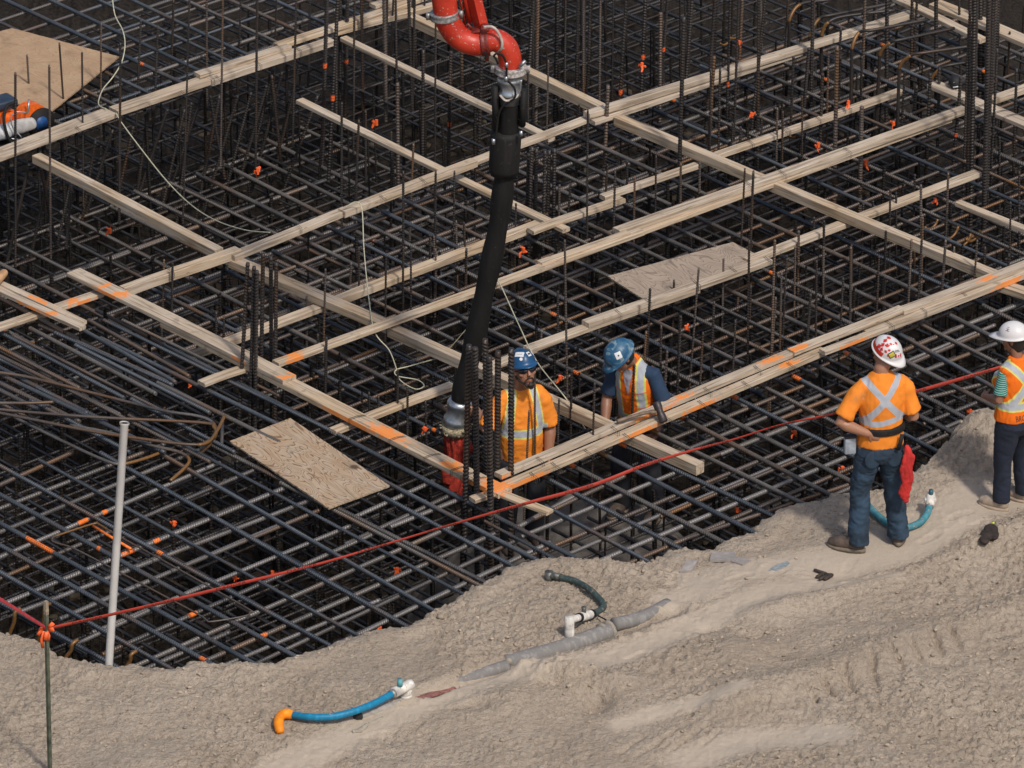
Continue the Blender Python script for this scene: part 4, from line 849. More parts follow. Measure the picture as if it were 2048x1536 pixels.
bm = bmesh.new(); box(bm, H(957,58,.03), (0.16, 0.12, 0.018), Matrix.Rotation(R(-12), 3, 'Y')); tube(bm, [H(930,55), H(936,48), H(944,58)], 0.012, n=6); box(bm, H(968,62,.0), (0.05, 0.1, 0.09), bevel=.008); under(boom, bm_obj('hanger_plate', bm, plain('dark_red_clamp', ()) ))
bm = bmesh.new(); tube(bm, catmull([H(968,54,-.09), H(985,54,-.10), H(997,66,-.10), H(1004,85,-.1), H(1002,98,-.09), H(994,104,-.05)], 6), (0.011), n=8); under(boom, bm_obj('strap', bm, plain('canvas_strap', (0.42, 0.37, 0.32), .8)))

hose = empty('rubber_hose', H(1000, 330)); meta(hose, 'long black rubber concrete hose hanging from the red pipe down into the pit', 'hose')
hp = catmull([H(1020,150), H(1018,220), H(1015,300), H(1008,360), H(1000,430), H(985,510), H(966,600), H(947,690), H(930,760), H(921,805)], 8)
bm = bmesh.new(); rr_ = []
for i, p in enumerate(hp): rr_.append(0.080 + 0.006*math.sin(i*0.5))
tube(bm, hp, rr_, n=24); under(hose, bm_obj('hose_tube', bm, M_black))
bm = bmesh.new(); tube(bm, [H(1012,262), H(1012,270), H(1010,300), H(1008,335), H(1008,347)], [(.112, .112), (.118, .118), (.118, .118), (.117, .117), (.106, .106)], n=28); under(hose, bm_obj('hose_sleeve', bm, M_black2))
for i, (a, b) in enumerate((((990,172),(992,258)), ((1047,180),(1044,250)))):
    bm = bmesh.new(); tube(bm, [H(a[0], a[1], -.03), H(*b, -.03)], (0.028, 0.05), n=10); under(hose, bm_obj('safety_strap', bm, M_black2))
bm = bmesh.new(); ps = [H(1020, y) for y in (141, 148, 150, 156, 158, 163, 178, 181, 187, 189, 205)]
tube(bm, ps, [.098, .098, .088, .093, .100, .088, .088, .100, .100, .088, .084], n=28); under(hose, bm_obj('top_coupling', bm, M_steel))
collar(H(1021,138), Vector((0, 0, 1)), 0.122, 0.055, plain('crusted_clamp', (0.36, 0.33, 0.31), .75, var=.5, scale=60), 'coupling_clamp', hose)
bm = bmesh.new(); tube(bm, catmull([H(1040,132,-.1), H(1044,128,-.12), H(1050,122,-.1)], 4), .016, n=6); under(hose, bm_obj('clamp_lever', bm, M_steel)); bm = bmesh.new(); tube(bm, catmull([H(1042,160,-.1), H(1040,180,-.1), H(1036,192,-.1)], 4), .008, n=6); under(hose, bm_obj('clamp_lever', bm, M_steel))
bm = bmesh.new(); tube(bm, catmull([H(1000,190,-.1), H(1012,201,-.12), H(1030,196,-.12), H(1036,188,-.1)], 5), (.004, .014), n=6); under(hose, bm_obj('pale_strap', bm, plain('canvas_strap', ())))
for q in ([(996,128),(992,118),(988,112),(994,107),(1004,110),(1011,122),(1013,132),(1013,150),(1013,160),(1022,168),(1030,180),(1029,196),(1016,205),(1003,216),(996,236),(992,268),(986,285)], [(968,104),(972,108),(970,118)]):
    bm = bmesh.new(); tube(bm, catmull([H(x, y, -.13) for x, y in q], 5), .0085, n=6); under(hose, bm_obj('control_line', bm, M_black))
for x, y in ((1012,158),(987,283),(1042,267),(1013,130)):
    bm = bmesh.new(); tube(bm, [H(x, y-5, -.135), H(x, y+5, -.135)], .014, n=8); under(hose, bm_obj('line_fitting', bm, M_steel))
d0 = H(912,850)-H(921,805); c0 = H(921,800)
bm = bmesh.new(); ts = [0, .06, .12, .2, .28, .62, .7, .8, .92, 1.0]; tube(bm, [c0 + d0*t*1.15 for t in ts], [.082, .093, .099, .099, .089, .089, .103, .105, .099, .085], n=28); under(hose, bm_obj('bottom_coupling', bm, M_steel))
bm = bmesh.new(); e = c0 + d0*1.15
for k in range(70):
    a = random.uniform(0, 6.28); r_ = random.uniform(.08, .122); q = e + Vector((math.cos(a)*r_, math.sin(a)*r_, random.uniform(-.055, .02)))
    tube(bm, [q, q + Vector((random.uniform(-.03, .03), random.uniform(-.02, .02), random.uniform(-.04, .02)))], random.uniform(.004, .009), n=5)
tube(bm, [e+Vector((0, 0, .01)), e-Vector((0, 0, .06))], [.107, .102], n=20); under(hose, bm_obj('frayed_rope', bm, plain('jute', (0.30, 0.25, 0.16), .9, var=.8, scale=60)))
M_net = plain('red_mesh', (0.33, 0.028, 0.014), 0.7, var=0.55, scale=26, bump=.8, bscale=70)
bm = bmesh.new(); q = e - Vector((0, 0, .04)); prof = [(0, .086, .075), (.1, .083, .07), (.22, .075, .06), (.34, .072, .05), (.5, .06, .04), (.62, .035, .03)]
rings = tube(bm, [q + Vector((.02*t*t, 0, -t)) for t, _, _ in prof], [(a_, b_) for _, a_, b_ in prof], n=40, side=Vector((1, 0, 0)))
for v in bm.verts: v.co += Vector((v.co.x-q.x, v.co.y-q.y, 0))*0.16*math.sin(math.atan2(v.co.y-q.y, v.co.x-q.x)*9+v.co.z*6)
under(hose, bm_obj('red_net', bm, M_net))
for (x0, y0, x1, y1, wd) in ((893,878,890,900,.022),(888,918,897,970,.05),(915,930,905,985,.045),(938,885,940,905,.02)):
    bm = bmesh.new(); a = H(x0, y0, .02 if y0 < 900 else -.12); b = H(x1, y1, .0 if y0 < 900 else -.14); tube(bm, catmull([a, a.lerp(b, .5)+Vector((.012, -.01, 0)), b], 4), [(wd, .012)]*8+[(wd*.6, .008)], n=10, side=Vector((1, 0, 0))); under(hose, bm_obj('red_net', bm, M_net))

# ------------------------------------------------------------------ caution tape, post and white pipe
M_tape = plain('red_tape', (0.36, 0.034, 0.018), 0.45, var=0.12, scale=4)
M_ink = plain('black_ink', (0.03, 0.015, 0.012), 0.5)
post_p = on_dirt(99, 1548); post_b = Vector((post_p.x, post_p.y, post_p.z-.3)); post_t = aty(92, 1203, post_p.y)
bm = bmesh.new(); tube(bm, [post_b, post_t], 0.0165, n=4); post = bm_obj('post', bm, plain('green_post', (0.075, 0.085, 0.055), .65, var=.6, scale=14), smooth=False); meta(post, 'thin dark green metal post holding the red tape at the lower left', 'post')
bm = bmesh.new(); d = (post_t-post_b).normalized(); tube(bm, [post_t-d*.10, post_t+d*.002], .0175, n=4); bm_obj('worn_tip', bm, plain('worn_tip', (0.30, 0.24, 0.17), .7, var=.5, scale=40), post, smooth=False)
TP = [(-60,1160,-3.42,None),(0,1200),(92,1258),(330,1204),(640,1127),(900,1050),(1180,972),(1380,902),(1560,850),(1665,828),(1850,778),(1975,742),(2110,690)]
Yp = post_p.y
Yend = at(1975, 900, .1).y + .35
tp = []
knot = aty(92, 1258, Yp+.02)
def tpos(px, py):
    t = (px-92)/(2100-92); Yv = Yp + (Yend-Yp)*t; return aty(px, py, Yv)
tl = [tpos(x, y) for x, y in [(92,1258),(200,1234),(330,1204),(480,1167),(640,1127),(780,1086),(900,1050),(1040,1010),(1180,972),(1290,930),(1380,902),(1470,878),(1560,850),(1665,828),(1760,803),(1850,778),(1975,742),(2150,690)]]
tl = catmull(tl, 12)
def ribbon(name, P, hw, mat, parent=None, twist=0.25, k=2.2):
    V, F = [], []
    L = 0
    for i, p in enumerate(P):
        if i: L += (p-P[i-1]).length
        d = (P[min(i+1, len(P)-1)]-P[max(i-1, 0)]).normalized(); up = Vector((0, 0, 1)); nrm = d.cross(up).normalized(); a = twist*math.sin(L*k)
        up = (up - d*up.dot(d)).normalized(); w_ = up*math.cos(a) + nrm*math.sin(a); n2 = d.cross(w_)*0.0006
        h_ = hw*(0.80+0.2*math.sin(L*1.7))
        V += [p-w_*h_+n2, p+w_*h_+n2, p+w_*h_-n2, p-w_*h_-n2]
    for i in range(len(P)-1):
        for j in range(4): F.append((4*i+j, 4*i+(j+1) % 4, 4*i+4+(j+1) % 4, 4*i+4+j))
    return mesh_obj(name, np_mesh(name, np.array([v[:] for v in V]), np.array(F)), mat, parent)
tape = ribbon('barrier_tape', tl, 0.0145, M_tape); meta(tape, 'long red plastic barrier tape with black lettering stretched over the near mat', 'tape')
def text_mesh(s, size, align='CENTER', extrude=0.0):
    c = bpy.data.curves.new('t', 'FONT'); c.body = s; c.size = size; c.align_x = align; c.align_y = 'CENTER'; c.extrude = extrude; c.resolution_u = 2
    o = bpy.data.objects.new('t', c); COL.objects.link(o); dg = bpy.context.evaluated_depsgraph_get(); me = bpy.data.meshes.new_from_object(o.evaluated_get(dg)); bpy.data.objects.remove(o); bpy.data.curves.remove(c); return me
cum = [0]
for i in range(1, len(tl)): cum.append(cum[-1] + (tl[i]-tl[i-1]).length)
def tl_at(s):
    s = max(0, min(cum[-1]-1e-4, s)); i = np.searchsorted(cum, s, 'right')-1; f = (s-cum[i])/(cum[i+1]-cum[i]); return tl[i].lerp(tl[i+1], f), (tl[i+1]-tl[i]).normalized()
tme = text_mesh('DANGER', 0.030); 
s = 0.35
while s < cum[-1]-.3:
    me = tme.copy()
    for v in me.vertices:
        p, d = tl_at(s + v.co.x*2.2); up = Vector((0, 0, 1)); nrm = d.cross(up).normalized(); L_ = s+v.co.x*2.2; a = 0.25*math.sin(L_*2.2)
        up = (up - d*up.dot(d)).normalized(); w_ = up*math.cos(a) + nrm*math.sin(a); off_ = w_.cross(d); off_ = off_ if off_.y < 0 else -off_
        v.co = p + w_*v.co.y*0.8 + off_*0.0022
    mesh_obj('lettering', me, M_ink, tape); s += 0.62
bm = bmesh.new()
for k in range(10):
    a = random.uniform(0, 6.28); q = knot + Vector((math.cos(a)*.03, -.02+math.sin(a)*.02, random.uniform(-.03, .03))); tube(bm, [q, q+Vector((random.uniform(-.04, .04), random.uniform(-.02, .01), random.uniform(-.06, .04)))], (.016, .003), n=6)
for z0, x0 in ((-.13, -.03), (-.07, .02)):
    tube(bm, [knot+Vector((x0*.4, -.03, 0)), knot+Vector((x0, -.035, z0*.5)), knot+Vector((x0*.8, -.035, z0))], (.012, .003), n=6)
bm_obj('tape_knot', bm, M_flag, tape)
t2 = ribbon('barrier_tape', catmull([aty(92,1256,Yp), aty(45,1226,Yp-.25), aty(0,1198,Yp-.5), aty(-80,1150,Yp-.9)], 6), 0.014, plain('dark_red_tape', (0.40, 0.04, 0.05), .5)); meta(t2, 'short dark red run of tape going left from the green post', 'tape')
wp = at(216, 1357, .02); wt = aty(249, 845, wp.y+.25)
bm = bmesh.new(); d = (wt-wp).normalized(); tube(bm, [wp-d*.4, wt-d*.02, wt-d*.012, wt], [.029, .029, .036, .036], n=20, caps=False); tube(bm, [wt, wt-d*.05], [.030, .024], n=20, caps=False)
o = bm_obj('white_pipe', bm, plain('white_pvc', (0.58, 0.56, 0.53), .45, var=.10, scale=7)); meta(o, 'slim white plastic pipe leaning upright in front of the near left mat', 'pipe')
bm = bmesh.new(); tube(bm, [wt-d*.006, wt-d*.02], .027, n=16); bm_obj('dark_bore', bm, plain('bore', (.02, .02, .02), .9), o)

# ------------------------------------------------------------------ things on the earth bank
M_pvc = plain('pvc_white', (0.62, 0.60, 0.55), .4, var=.12, scale=30)
M_hblue = plain('hose_blue', (0.012, 0.20, 0.36), .35, var=.12, scale=12)
M_hteal = plain('hose_teal', (0.05, 0.20, 0.24), .5, var=.3, scale=12)
M_hgreen = plain('hose_green', (0.045, 0.070, 0.070), .5, var=.5, scale=14)
M_grime = plain('grimy_metal', (0.12, 0.12, 0.11), .5, metal=.4, var=.5, scale=40)
M_oranget = plain('orange_tape', (0.85, 0.26, 0.01), .45, var=.12)
def gp(px, py, h=0.0): p = on_dirt(px, py); q = aty(px, py, p.y); return p + Vector((0, 0, h))
def gline(pts): return [on_dirt(x, y, h) for x, y, h in pts]
def clampring(c, d, r, parent, mat=None):
    bm = bmesh.new(); d = d.normalized(); tube(bm, [c-d*.014, c+d*.014], r, n=14); bm_obj('hose_clamp', bm, mat or M_dull, parent)
# 1 blue hose
P = catmull(gline([(586,1430,.035),(620,1434,.05),(665,1433,.07),(710,1422,.09),(750,1406,.09),(785,1387,.08)]), 6)
h1 = empty('drain_hose', P[0]); meta(h1, 'bright blue hose with an orange wrapped elbow at the lower edge of the bank', 'hose')
h1.location = (0, 0, 0)
bm = bmesh.new(); tube(bm, P, .026, n=14); bm_obj('hose_tube', bm, M_hblue, h1)
clampring(P[0]-(P[1]-P[0]).normalized()*.01, P[1]-P[0], .031, h1); clampring(P[-1], P[-1]-P[-2], .031, h1)
bm = bmesh.new(); a = P[0]; gdn = on_dirt(561, 1466); tube(bm, catmull([a-(P[1]-P[0]).normalized()*.02, a+Vector((-.05, 0, .012)), a+Vector((-.088, -.01, -.005)), gdn.lerp(a, .35)+Vector((-.045, 0, .03)), gdn+Vector((0, 0, .0))], 6), [.036]*20+[.034]*3+[.026]*2, n=14); bm_obj('wrapped_elbow', bm, M_oranget, h1)
bm = bmesh.new(); a = P[0]-(P[1]-P[0]).normalized()*.03; tube(bm, [a, a+Vector((-.03, 0, .003))], .0345, n=14); bm_obj('white_socket', bm, M_pvc, h1)
d = (P[-1]-P[-2]).normalized(); e = P[-1]; e2 = aty(818, 1370, e.y+.08)
gd = on_dirt(812, 1392)
bm = bmesh.new(); tube(bm, [e+d*.01, e+d*.02, e.lerp(e2, .55), e.lerp(e2, .9), e2, e2+(e2-e).normalized()*.03], [.034, .038, .037, .037, .041, .033], n=16); tube(bm, [e2+Vector((0, 0, .0)), gd+Vector((0, 0, .03)), gd+Vector((0, 0, -.03))], [.036, .036, .036], n=16); tube(bm, [gd+Vector((0, 0, .012)), gd+Vector((0, 0, -.01))], .043, n=16); bm_obj('valve_body', bm, M_pvc, h1)
bm = bmesh.new(); m_ = e.lerp(e2, .45); tube(bm, [m_+Vector((0, 0, .03)), m_+Vector((0, 0, .085))], [.022, .019], n=10); bm_obj('valve_handle', bm, plain('pale_teal', (0.10, 0.30, 0.33), .5), h1)
# 2 green hose
P = catmull(gline([(1120,1155,.03),(1150,1162,.035),(1178,1178,.035),(1196,1195,.03),(1206,1207,.025),(1204,1218,.03),(1183,1228,.05)]), 6)
h2 = empty('drain_hose'); meta(h2, 'dark green curved hose joined to a small white valve on the grey buried pipe', 'hose')
bm = bmesh.new(); tube(bm, P, .024, n=14); bm_obj('hose_tube', bm, M_hgreen, h2)
bm = bmesh.new(); a = on_dirt(1098, 1160); tube(bm, [a+Vector((0, 0, -.02)), a+Vector((0, 0, .07))], [.033, .033], n=14); tube(bm, [a+Vector((0, 0, .045)), P[0]+Vector((0, 0, .005))], .026, n=12); bm_obj('metal_elbow', bm, M_grime, h2)
e = P[-1]; g0 = on_dirt(1139, 1272); v1 = g0 + Vector((0, 0, .13)); 
bm = bmesh.new(); tube(bm, [e, e.lerp(v1, .08), e.lerp(v1, .5), e.lerp(v1, .52), e.lerp(v1, .62), v1], [.028, .034, .034, .028, .026, .026], n=14); tube(bm, [v1+Vector((0, 0, .03)), v1-Vector((0, 0, .06)), g0+Vector((0, 0, .055)), g0+Vector((0, 0, .05)), g0-Vector((0, 0, .04))], [.033, .035, .033, .036, .034], n=16); bm_obj('valve_body', bm, M_pvc, h2)
bm = bmesh.new(); m_ = e.lerp(v1, .35); tube(bm, [m_, m_+Vector((0, 0, .055)), m_+Vector((0, 0, .075))], [.018, .016, .02], n=10); bm_obj('valve_handle', bm, M_grime, h2)
for t in (.0, .56):
    clampring(e.lerp(v1, t), v1-e, .034, h2, M_black2)
# 3 teal hose behind the man's legs
P = catmull(gline([(1715,985,.07),(1735,1010,.06),(1760,1035,.04),(1785,1051,.035),(1812,1055,.035),(1838,1046,.04),(1853,1030,.06),(1859,1012,.09)]), 6)
h3 = empty('drain_hose'); meta(h3, 'teal hose curving behind the legs of the man in jeans to a white valve', 'hose')
bm = bmesh.new(); tube(bm, P, .027, n=14); bm_obj('hose_tube', bm, M_hteal, h3)
e = P[-1]; a = e + Vector((.012, .06, .05)); bm = bmesh.new(); tube(bm, [e, e.lerp(a, .2), a, a+Vector((.004, .02, .02))], [.031, .036, .036, .03], n=14); box(bm, e.lerp(a, .6), (.09, .035, .035), bevel=.006); bm_obj('valve_body', bm, M_pvc, h3)
bm = bmesh.new(); tube(bm, [a+Vector((0, -.01, .02)), a+Vector((0, -.01, .06))], .018, n=10); bm_obj('valve_handle', bm, plain('dark_teal', (.03, .10, .13), .5), h3)
clampring(e, P[-1]-P[-2], .032, h3)
# 4 header pipe half buried
M_hdr = plain('header_pipe', (0.225, 0.205, 0.185), .6, var=.25, scale=30, bump=.5, bscale=90)
def hdr(pts, rr, n=18): 
    bm = bmesh.new(); tube(bm, catmull([on_dirt(x, y, h) for x, y, h in pts], 5), rr, n=n); return bm
hd = empty('header_pipe'); meta(hd, 'grey header pipe half buried in the earth, with a strapped joint', 'pipe')
bm_obj('pipe_run', hdr([(860,1385,-.045),(900,1371,-.012),(950,1354,-.002),(1015,1332,.0)], .050), M_hdr, hd)
bm_obj('pipe_run', hdr([(1010,1328,-.045),(1100,1304,-.012),(1160,1284,.004),(1222,1262,.018)], .066), M_hdr, hd)
bm_obj('pipe_run', hdr([(1228,1249,.0),(1280,1237,.0),(1336,1210,-.04)], .052), M_hdr, hd)
for x, y in ((1218,1262),(1205,1266)):
    c = on_dirt(x, y, .012); d = on_dirt(1222,1262)-on_dirt(1160,1286); bm = bmesh.new(); tube(bm, [c-d.normalized()*.012, c+d.normalized()*.012], .080 if x > 1210 else .074, n=24); bm_obj('joint_ring', bm, plain('joint_ring', (.30, .26, .21), .8), hd)
bm = bmesh.new(); tube(bm, catmull([on_dirt(1197,1232,.03), on_dirt(1212,1240,.06), on_dirt(1224,1252,.06), on_dirt(1228,1262,.03)], 5), .006, n=6); bm_obj('joint_strap', bm, M_black2, hd)
bm = bmesh.new(); c = on_dirt(1238, 1272); ball(bm, c, (.06, .035, .016)); bm_obj('clay_lump', bm, plain('clod', ()), hd)
bm = bmesh.new(); tube(bm, [on_dirt(1018,1323,-.02), on_dirt(1018,1323,.05)], .026, n=12); bm_obj('pipe_cap', bm, plain('joint_ring', ()), hd)
bm = hdr([(840,1397,-.002),(872,1386,.006),(906,1374,-.002)], (.010, .042), 10); o = bm_obj('red_rag', bm, plain('dusty_red', (.26, .11, .09), .8, var=.5, scale=40)); meta(o, 'dusty strip of red cloth half buried at the end of the grey pipe', 'rag')
bm = hdr([(718,1432,.0),(760,1421,-.012),(800,1408,-.03)], .035, 12); o = bm_obj('old_pipe', bm, plain('pale_pipe', (.30, .27, .24), .7)); meta(o, 'short dusty pipe beside the blue hose with an open dark mouth', 'pipe')
bm = bmesh.new(); c = on_dirt(716,1437); ball(bm, c+Vector((0, 0, .015)), (.036, .022, .040)); bm_obj('dark_mouth', bm, plain('bore', ()), o)
bm = hdr([(705,1464,.0),(722,1460,.01),(733,1450,.01)], [.016]*4+[.02]*4+[.016]*3, 8); o = bm_obj('clay_shard', bm, plain('shard', (.33, .29, .23), .8)); meta(o, 'curved pale shard lying under the blue hose', 'shard')
bm = hdr([(738,1448,-.005),(765,1436,-.005)], (.012), 8); o = bm_obj('flat_stick', bm, plain('shard', ())); meta(o, 'flat pale stick lying under the middle of the blue hose', 'stick')
# scraps, glove, stones
M_scrap = plain('scrap_board', (.30, .27, .25), .8, var=.15, scale=25)
for pts, l in (([(1419,1120),(1424,1103),(1470,1103),(1472,1120)], 'rectangular grey scrap of board on the earth bank'), ([(1462,1122),(1478,1113),(1502,1120),(1485,1128)], 'pointed grey scrap beside the rectangular one'), ([(1360,1142),(1374,1121),(1396,1119),(1384,1140)], 'tilted pale grey scrap near the pit edge')):
    P = [on_dirt(x, y, .016 + (.03 if 'tilted' in l and i in (1, 2) else 0)) for i, (x, y) in enumerate(pts)]; bm = bmesh.new(); f = bm.faces.new([bm.verts.new(p) for p in P]); r_ = bmesh.ops.extrude_face_region(bm, geom=[f]); bmesh.ops.translate(bm, verts=[v for v in r_['geom'] if isinstance(v, bmesh.types.BMVert)], vec=(0, 0, -.018))
    o = bm_obj('board_scrap', bm, M_scrap, smooth=False); meta(o, l, 'scrap')
P = [on_dirt(x, y, .006) for x, y in ((1536,1140),(1550,1130),(1575,1122),(1580,1127),(1552,1141))]; bm = bmesh.new(); f = bm.faces.new([bm.verts.new(p) for p in P]); r_ = bmesh.ops.extrude_face_region(bm, geom=[f]); bmesh.ops.translate(bm, verts=[v for v in r_['geom'] if isinstance(v, bmesh.types.BMVert)], vec=(0, 0, -.01))
o = bm_obj('plastic_scrap', bm, plain('pale_blue', (.24, .27, .28), .7), smooth=False); meta(o, 'thin pale bluish plastic scrap pressed into the path', 'scrap')
bm = bmesh.new(); M_glove = plain('dark_leather', (.045, .032, .024), .75, var=.4, scale=60)
for a, b, r_ in (((1630,1140),(1652,1147),.012),((1634,1154),(1646,1147),.013),((1640,1158),(1652,1152),.013),((1650,1158),(1664,1150),.014),((1652,1148),(1664,1149),.010)):
    tube(bm, [on_dirt(*a, .016), on_dirt((a[0]+b[0])/2, (a[1]+b[1])/2, .022), on_dirt(*b, .014)], r_, n=8, dome=True)
o = bm_obj('work_glove', bm, M_glove); meta(o, 'dark dirty work glove lying palm down on the earth left of the boots', 'glove')
bm = bmesh.new(); c = on_dirt(1975, 1070)
for dx, dy, a_, b_ in ((.03, .07, .055, .07), (.0, -.02, .06, .07), (-.03, -.1, .04, .055), (.045, .0, .04, .09)): ball(bm, c+Vector((dx, dy, .012)), (a_, b_, .026))
o = bm_obj('dark_cloth', bm, plain('dark_cloth', (.032, .022, .018), .9, var=.5, scale=30, bump=.6)); meta(o, 'dark brown crumpled cloth with a yellow tag on the slope at the right', 'cloth')
bm = bmesh.new(); box(bm, c+Vector((.05, .14, .03)), (.02, .03, .01)); bm_obj('yellow_tag', bm, plain('yellow_tag', (.45, .48, .06), .6), o)
for x, y, r_ in ((881,1233,.038),(1140,1195,.035),(1535,1265,.03),(1400,1388,.032),(1365,1462,.02),(1005,1480,.03)):
    v, f = prot[int(x) % 5]; p = on_dirt(x, y, r_*.3); me = np_mesh('stone', v*r_+np.array(p), f); o = mesh_obj('stone', me, plain('stone', (.33, .27, .205), .9, var=.2, bump=.6)); meta(o, {881: 'round stone on the very rim of the pit edge', 1140: 'smooth stone inside the curve of the dark green hose', 1535: 'stone in the rough ground below the flat path', 1400: 'round stone right of the footprint hollow', 1365: 'small stone near the pale wheel rut', 1005: 'stone in the rough ground at the bottom middle'}[x], 'stone')
# tooth marks of a digger bucket in the slope
# glove and sledge hammer on the planks
gl = at(1910, 172, .23); bm = bmesh.new()
ball(bm, gl+Vector((0, 0, .04)), (.058, .07, .06)); ball(bm, gl+Vector((.05, .03, .03)), (.05, .04, .04)); tube(bm, [gl+Vector((-.03, .03, .04)), gl+Vector((-.07, .10, .05))], .018, n=8, dome=True)
o = bm_obj('work_glove', bm, plain('black_glove', (.012, .012, .013), .7)); meta(o, 'black work glove with white marks lying on the wide plank at the upper right', 'glove')
bm = bmesh.new(); box(bm, gl+Vector((-.005, -.052, .045)), (.04, .02, .012), Matrix.Rotation(.9, 3, 'Y')); box(bm, gl+Vector((.0, -.06, .02)), (.045, .02, .01), Matrix.Rotation(-.2, 3, 'Y')); bm_obj('white_mark', bm, plain('white_mark', (.6, .6, .6), .6), o)
a = at(1234, 843, .235); b = at(1312, 824, .25); bm = bmesh.new(); tube(bm, catmull([a, a.lerp(b, .3)+Vector((0, 0, .01)), a.lerp(b, .7)+Vector((0, 0, .015)), b], 4), [.016]*4+[.014]*6+[.016]*3, n=10)
ham = empty('sledge_hammer'); meta(ham, 'sledge hammer lying across the near rails, its dark steel head at the right', 'hammer'); bm_obj('handle', bm, plain('hammer_handle', (.16, .11, .075), .6, var=.4, scale=30), ham)
bm = bmesh.new(); c = at(1320, 824, .25); ax = Vector((.25, -.35, -.55)).normalized(); tube(bm, [c-ax*.085, c-ax*.075, c-ax*.035, c, c+ax*.035, c+ax*.075, c+ax*.085], [.028, .034, .034, .026, .034, .034, .028], n=8); bm_obj('head', bm, plain('hammer_steel', (.055, .045, .045), .5, metal=.5, var=.4, scale=40), ham)

# ------------------------------------------------------------------ cut-off saw at the left edge
so = at(34, 262, .17); s_r = Matrix.Rotation(AZ-R(4), 3, 'Z')
saw = empty('cutoff_saw', so); meta(saw, 'orange and white petrol cut-off saw with a black disc on the back walkway', 'saw')
def SP(px, py, dy=0.0): return aty(px, py, so.y+dy) - so
def spart(name, bm, mat, smooth=True): o = bm_obj(name, bm, mat, saw, smooth); return o
axn = (s_r @ Vector((0, -1, 0)))
bm = bmesh.new(); c = SP(82, 246, .12); tube(bm, [c-axn*.006, c+axn*.006], .135, n=32); spart('cutting_disc', bm, M_black2)
bm = bmesh.new(); tube(bm, [c+axn*.007, c+axn*.012], .062, n=24); spart('disc_label', bm, plain('disc_blue', (.01, .06, .20), .5))
bm = bmesh.new(); c2 = SP(60, 238, .12); r_ = .15; ring = [c2 + (s_r @ Vector((math.cos(a)*r_, 0, math.sin(a)*r_))) for a in np.linspace(R(15), R(200), 14)]
top = [bm.verts.new(p+axn*.05) for p in ring]; bot = [bm.verts.new(p-axn*.05) for p in ring]; bm.faces.new(top); bm.faces.new(bot[::-1])
for k in range(len(ring)): bm.faces.new((top[k], bot[k], bot[(k+1) % len(ring)], top[(k+1) % len(ring)]))
spart('disc_guard', bm, plain('saw_orange', (.72, .12, .01), .4), smooth=False)
bm = bmesh.new(); a = SP(20, 258, -.02); b = SP(66, 246, -.02); tube(bm, [a, a.lerp(b, .5), b], [(.070, .035), (.068, .035), (.052, .03)], n=20, side=Vector((0, 0, 1)), dome=True); spart('belt_cover', bm, plain('saw_grey', (.42, .40, .38), .45, var=.2, scale=20))
bm = bmesh.new(); box(bm, SP(-8, 246, .1), (.34, .22, .20), s_r, .03); spart('engine_body', bm, plain('saw_orange', ()))
bm = bmesh.new(); box(bm, SP(0, 205, .16), (.26, .18, .07), s_r, .02); spart('top_cover', bm, plain('saw_navy', (.02, .035, .06), .5))
bm = bmesh.new(); tube(bm, [SP(-12, 268, -.05), SP(12, 262, -.05)], .07, n=20, dome=True); spart('starter_housing', bm, plain('saw_white', (.5, .5, .5), .4))
bm = bmesh.new(); tube(bm, catmull([SP(30, 205, .05), SP(14, 212, .0), SP(8, 235, -.1), SP(10, 255, -.12), SP(20, 282, -.12), SP(36, 284, -.1)], 5), .014, n=8); spart('front_handle', bm, M_black2)
bm = bmesh.new(); tube(bm, catmull([SP(53, 225, -.05), SP(33, 224, -.08), SP(22, 235, -.1), SP(26, 255, -.12), SP(42, 274, -.12), SP(38, 279, -.1), SP(22, 277, -.1)], 5), .006, n=6); tube(bm, [SP(58, 198, .0), SP(57, 215, -.03), SP(55, 228, -.05)], .009, n=6); spart('wire_guard', bm, M_steel)
bm = bmesh.new(); box(bm, SP(-5, 285, .05), (.4, .22, .05), s_r, .01); spart('base_skid', bm, M_black2)
# wooden log end at the left edge
a = at(-30, 590, .2); b = at(8, 546, .28); bm = bmesh.new(); tube(bm, [a, b], .034, n=14, dome=True); o = bm_obj('wooden_handle', bm, plain('hand_tool', (.42, .24, .12), .6)); meta(o, 'round wooden tool handle poking in at the left edge above the orange marked boards', 'handle')
# ------------------------------------------------------------------ people
def remesh(bm, voxel, smooth=3, name='m', fold=0.0, fscale=9.0, seed=0, aniso=(1, 1, 0.5)):
    me = bpy.data.meshes.new('tmp'); bmesh.ops.recalc_face_normals(bm, faces=bm.faces); bm.to_mesh(me); bm.free()
    o = bpy.data.objects.new('tmp', me); COL.objects.link(o)
    m = o.modifiers.new('r', 'REMESH'); m.mode = 'VOXEL'; m.voxel_size = voxel; m.use_smooth_shade = True
    s = o.modifiers.new('s', 'SMOOTH'); s.iterations = smooth; s.factor = 0.5
    dg = bpy.context.evaluated_depsgraph_get(); out = bpy.data.meshes.new_from_object(o.evaluated_get(dg)); bpy.data.objects.remove(o); bpy.data.meshes.remove(me)
    out.name = name
    if fold:
        for v in out.vertices:
            c = v.co; q = Vector((c.x*aniso[0], c.y*aniso[1], c.z*aniso[2]))*fscale + Vector((seed*3.7, 0, 0))
            f = mnoise.noise(q) + 0.5*(1-abs(mnoise.noise(q*2.1))*2)
            c2 = v.co + v.normal*(fold*f); v.co = c2
    for p in out.polygons: p.use_smooth = True
    return out
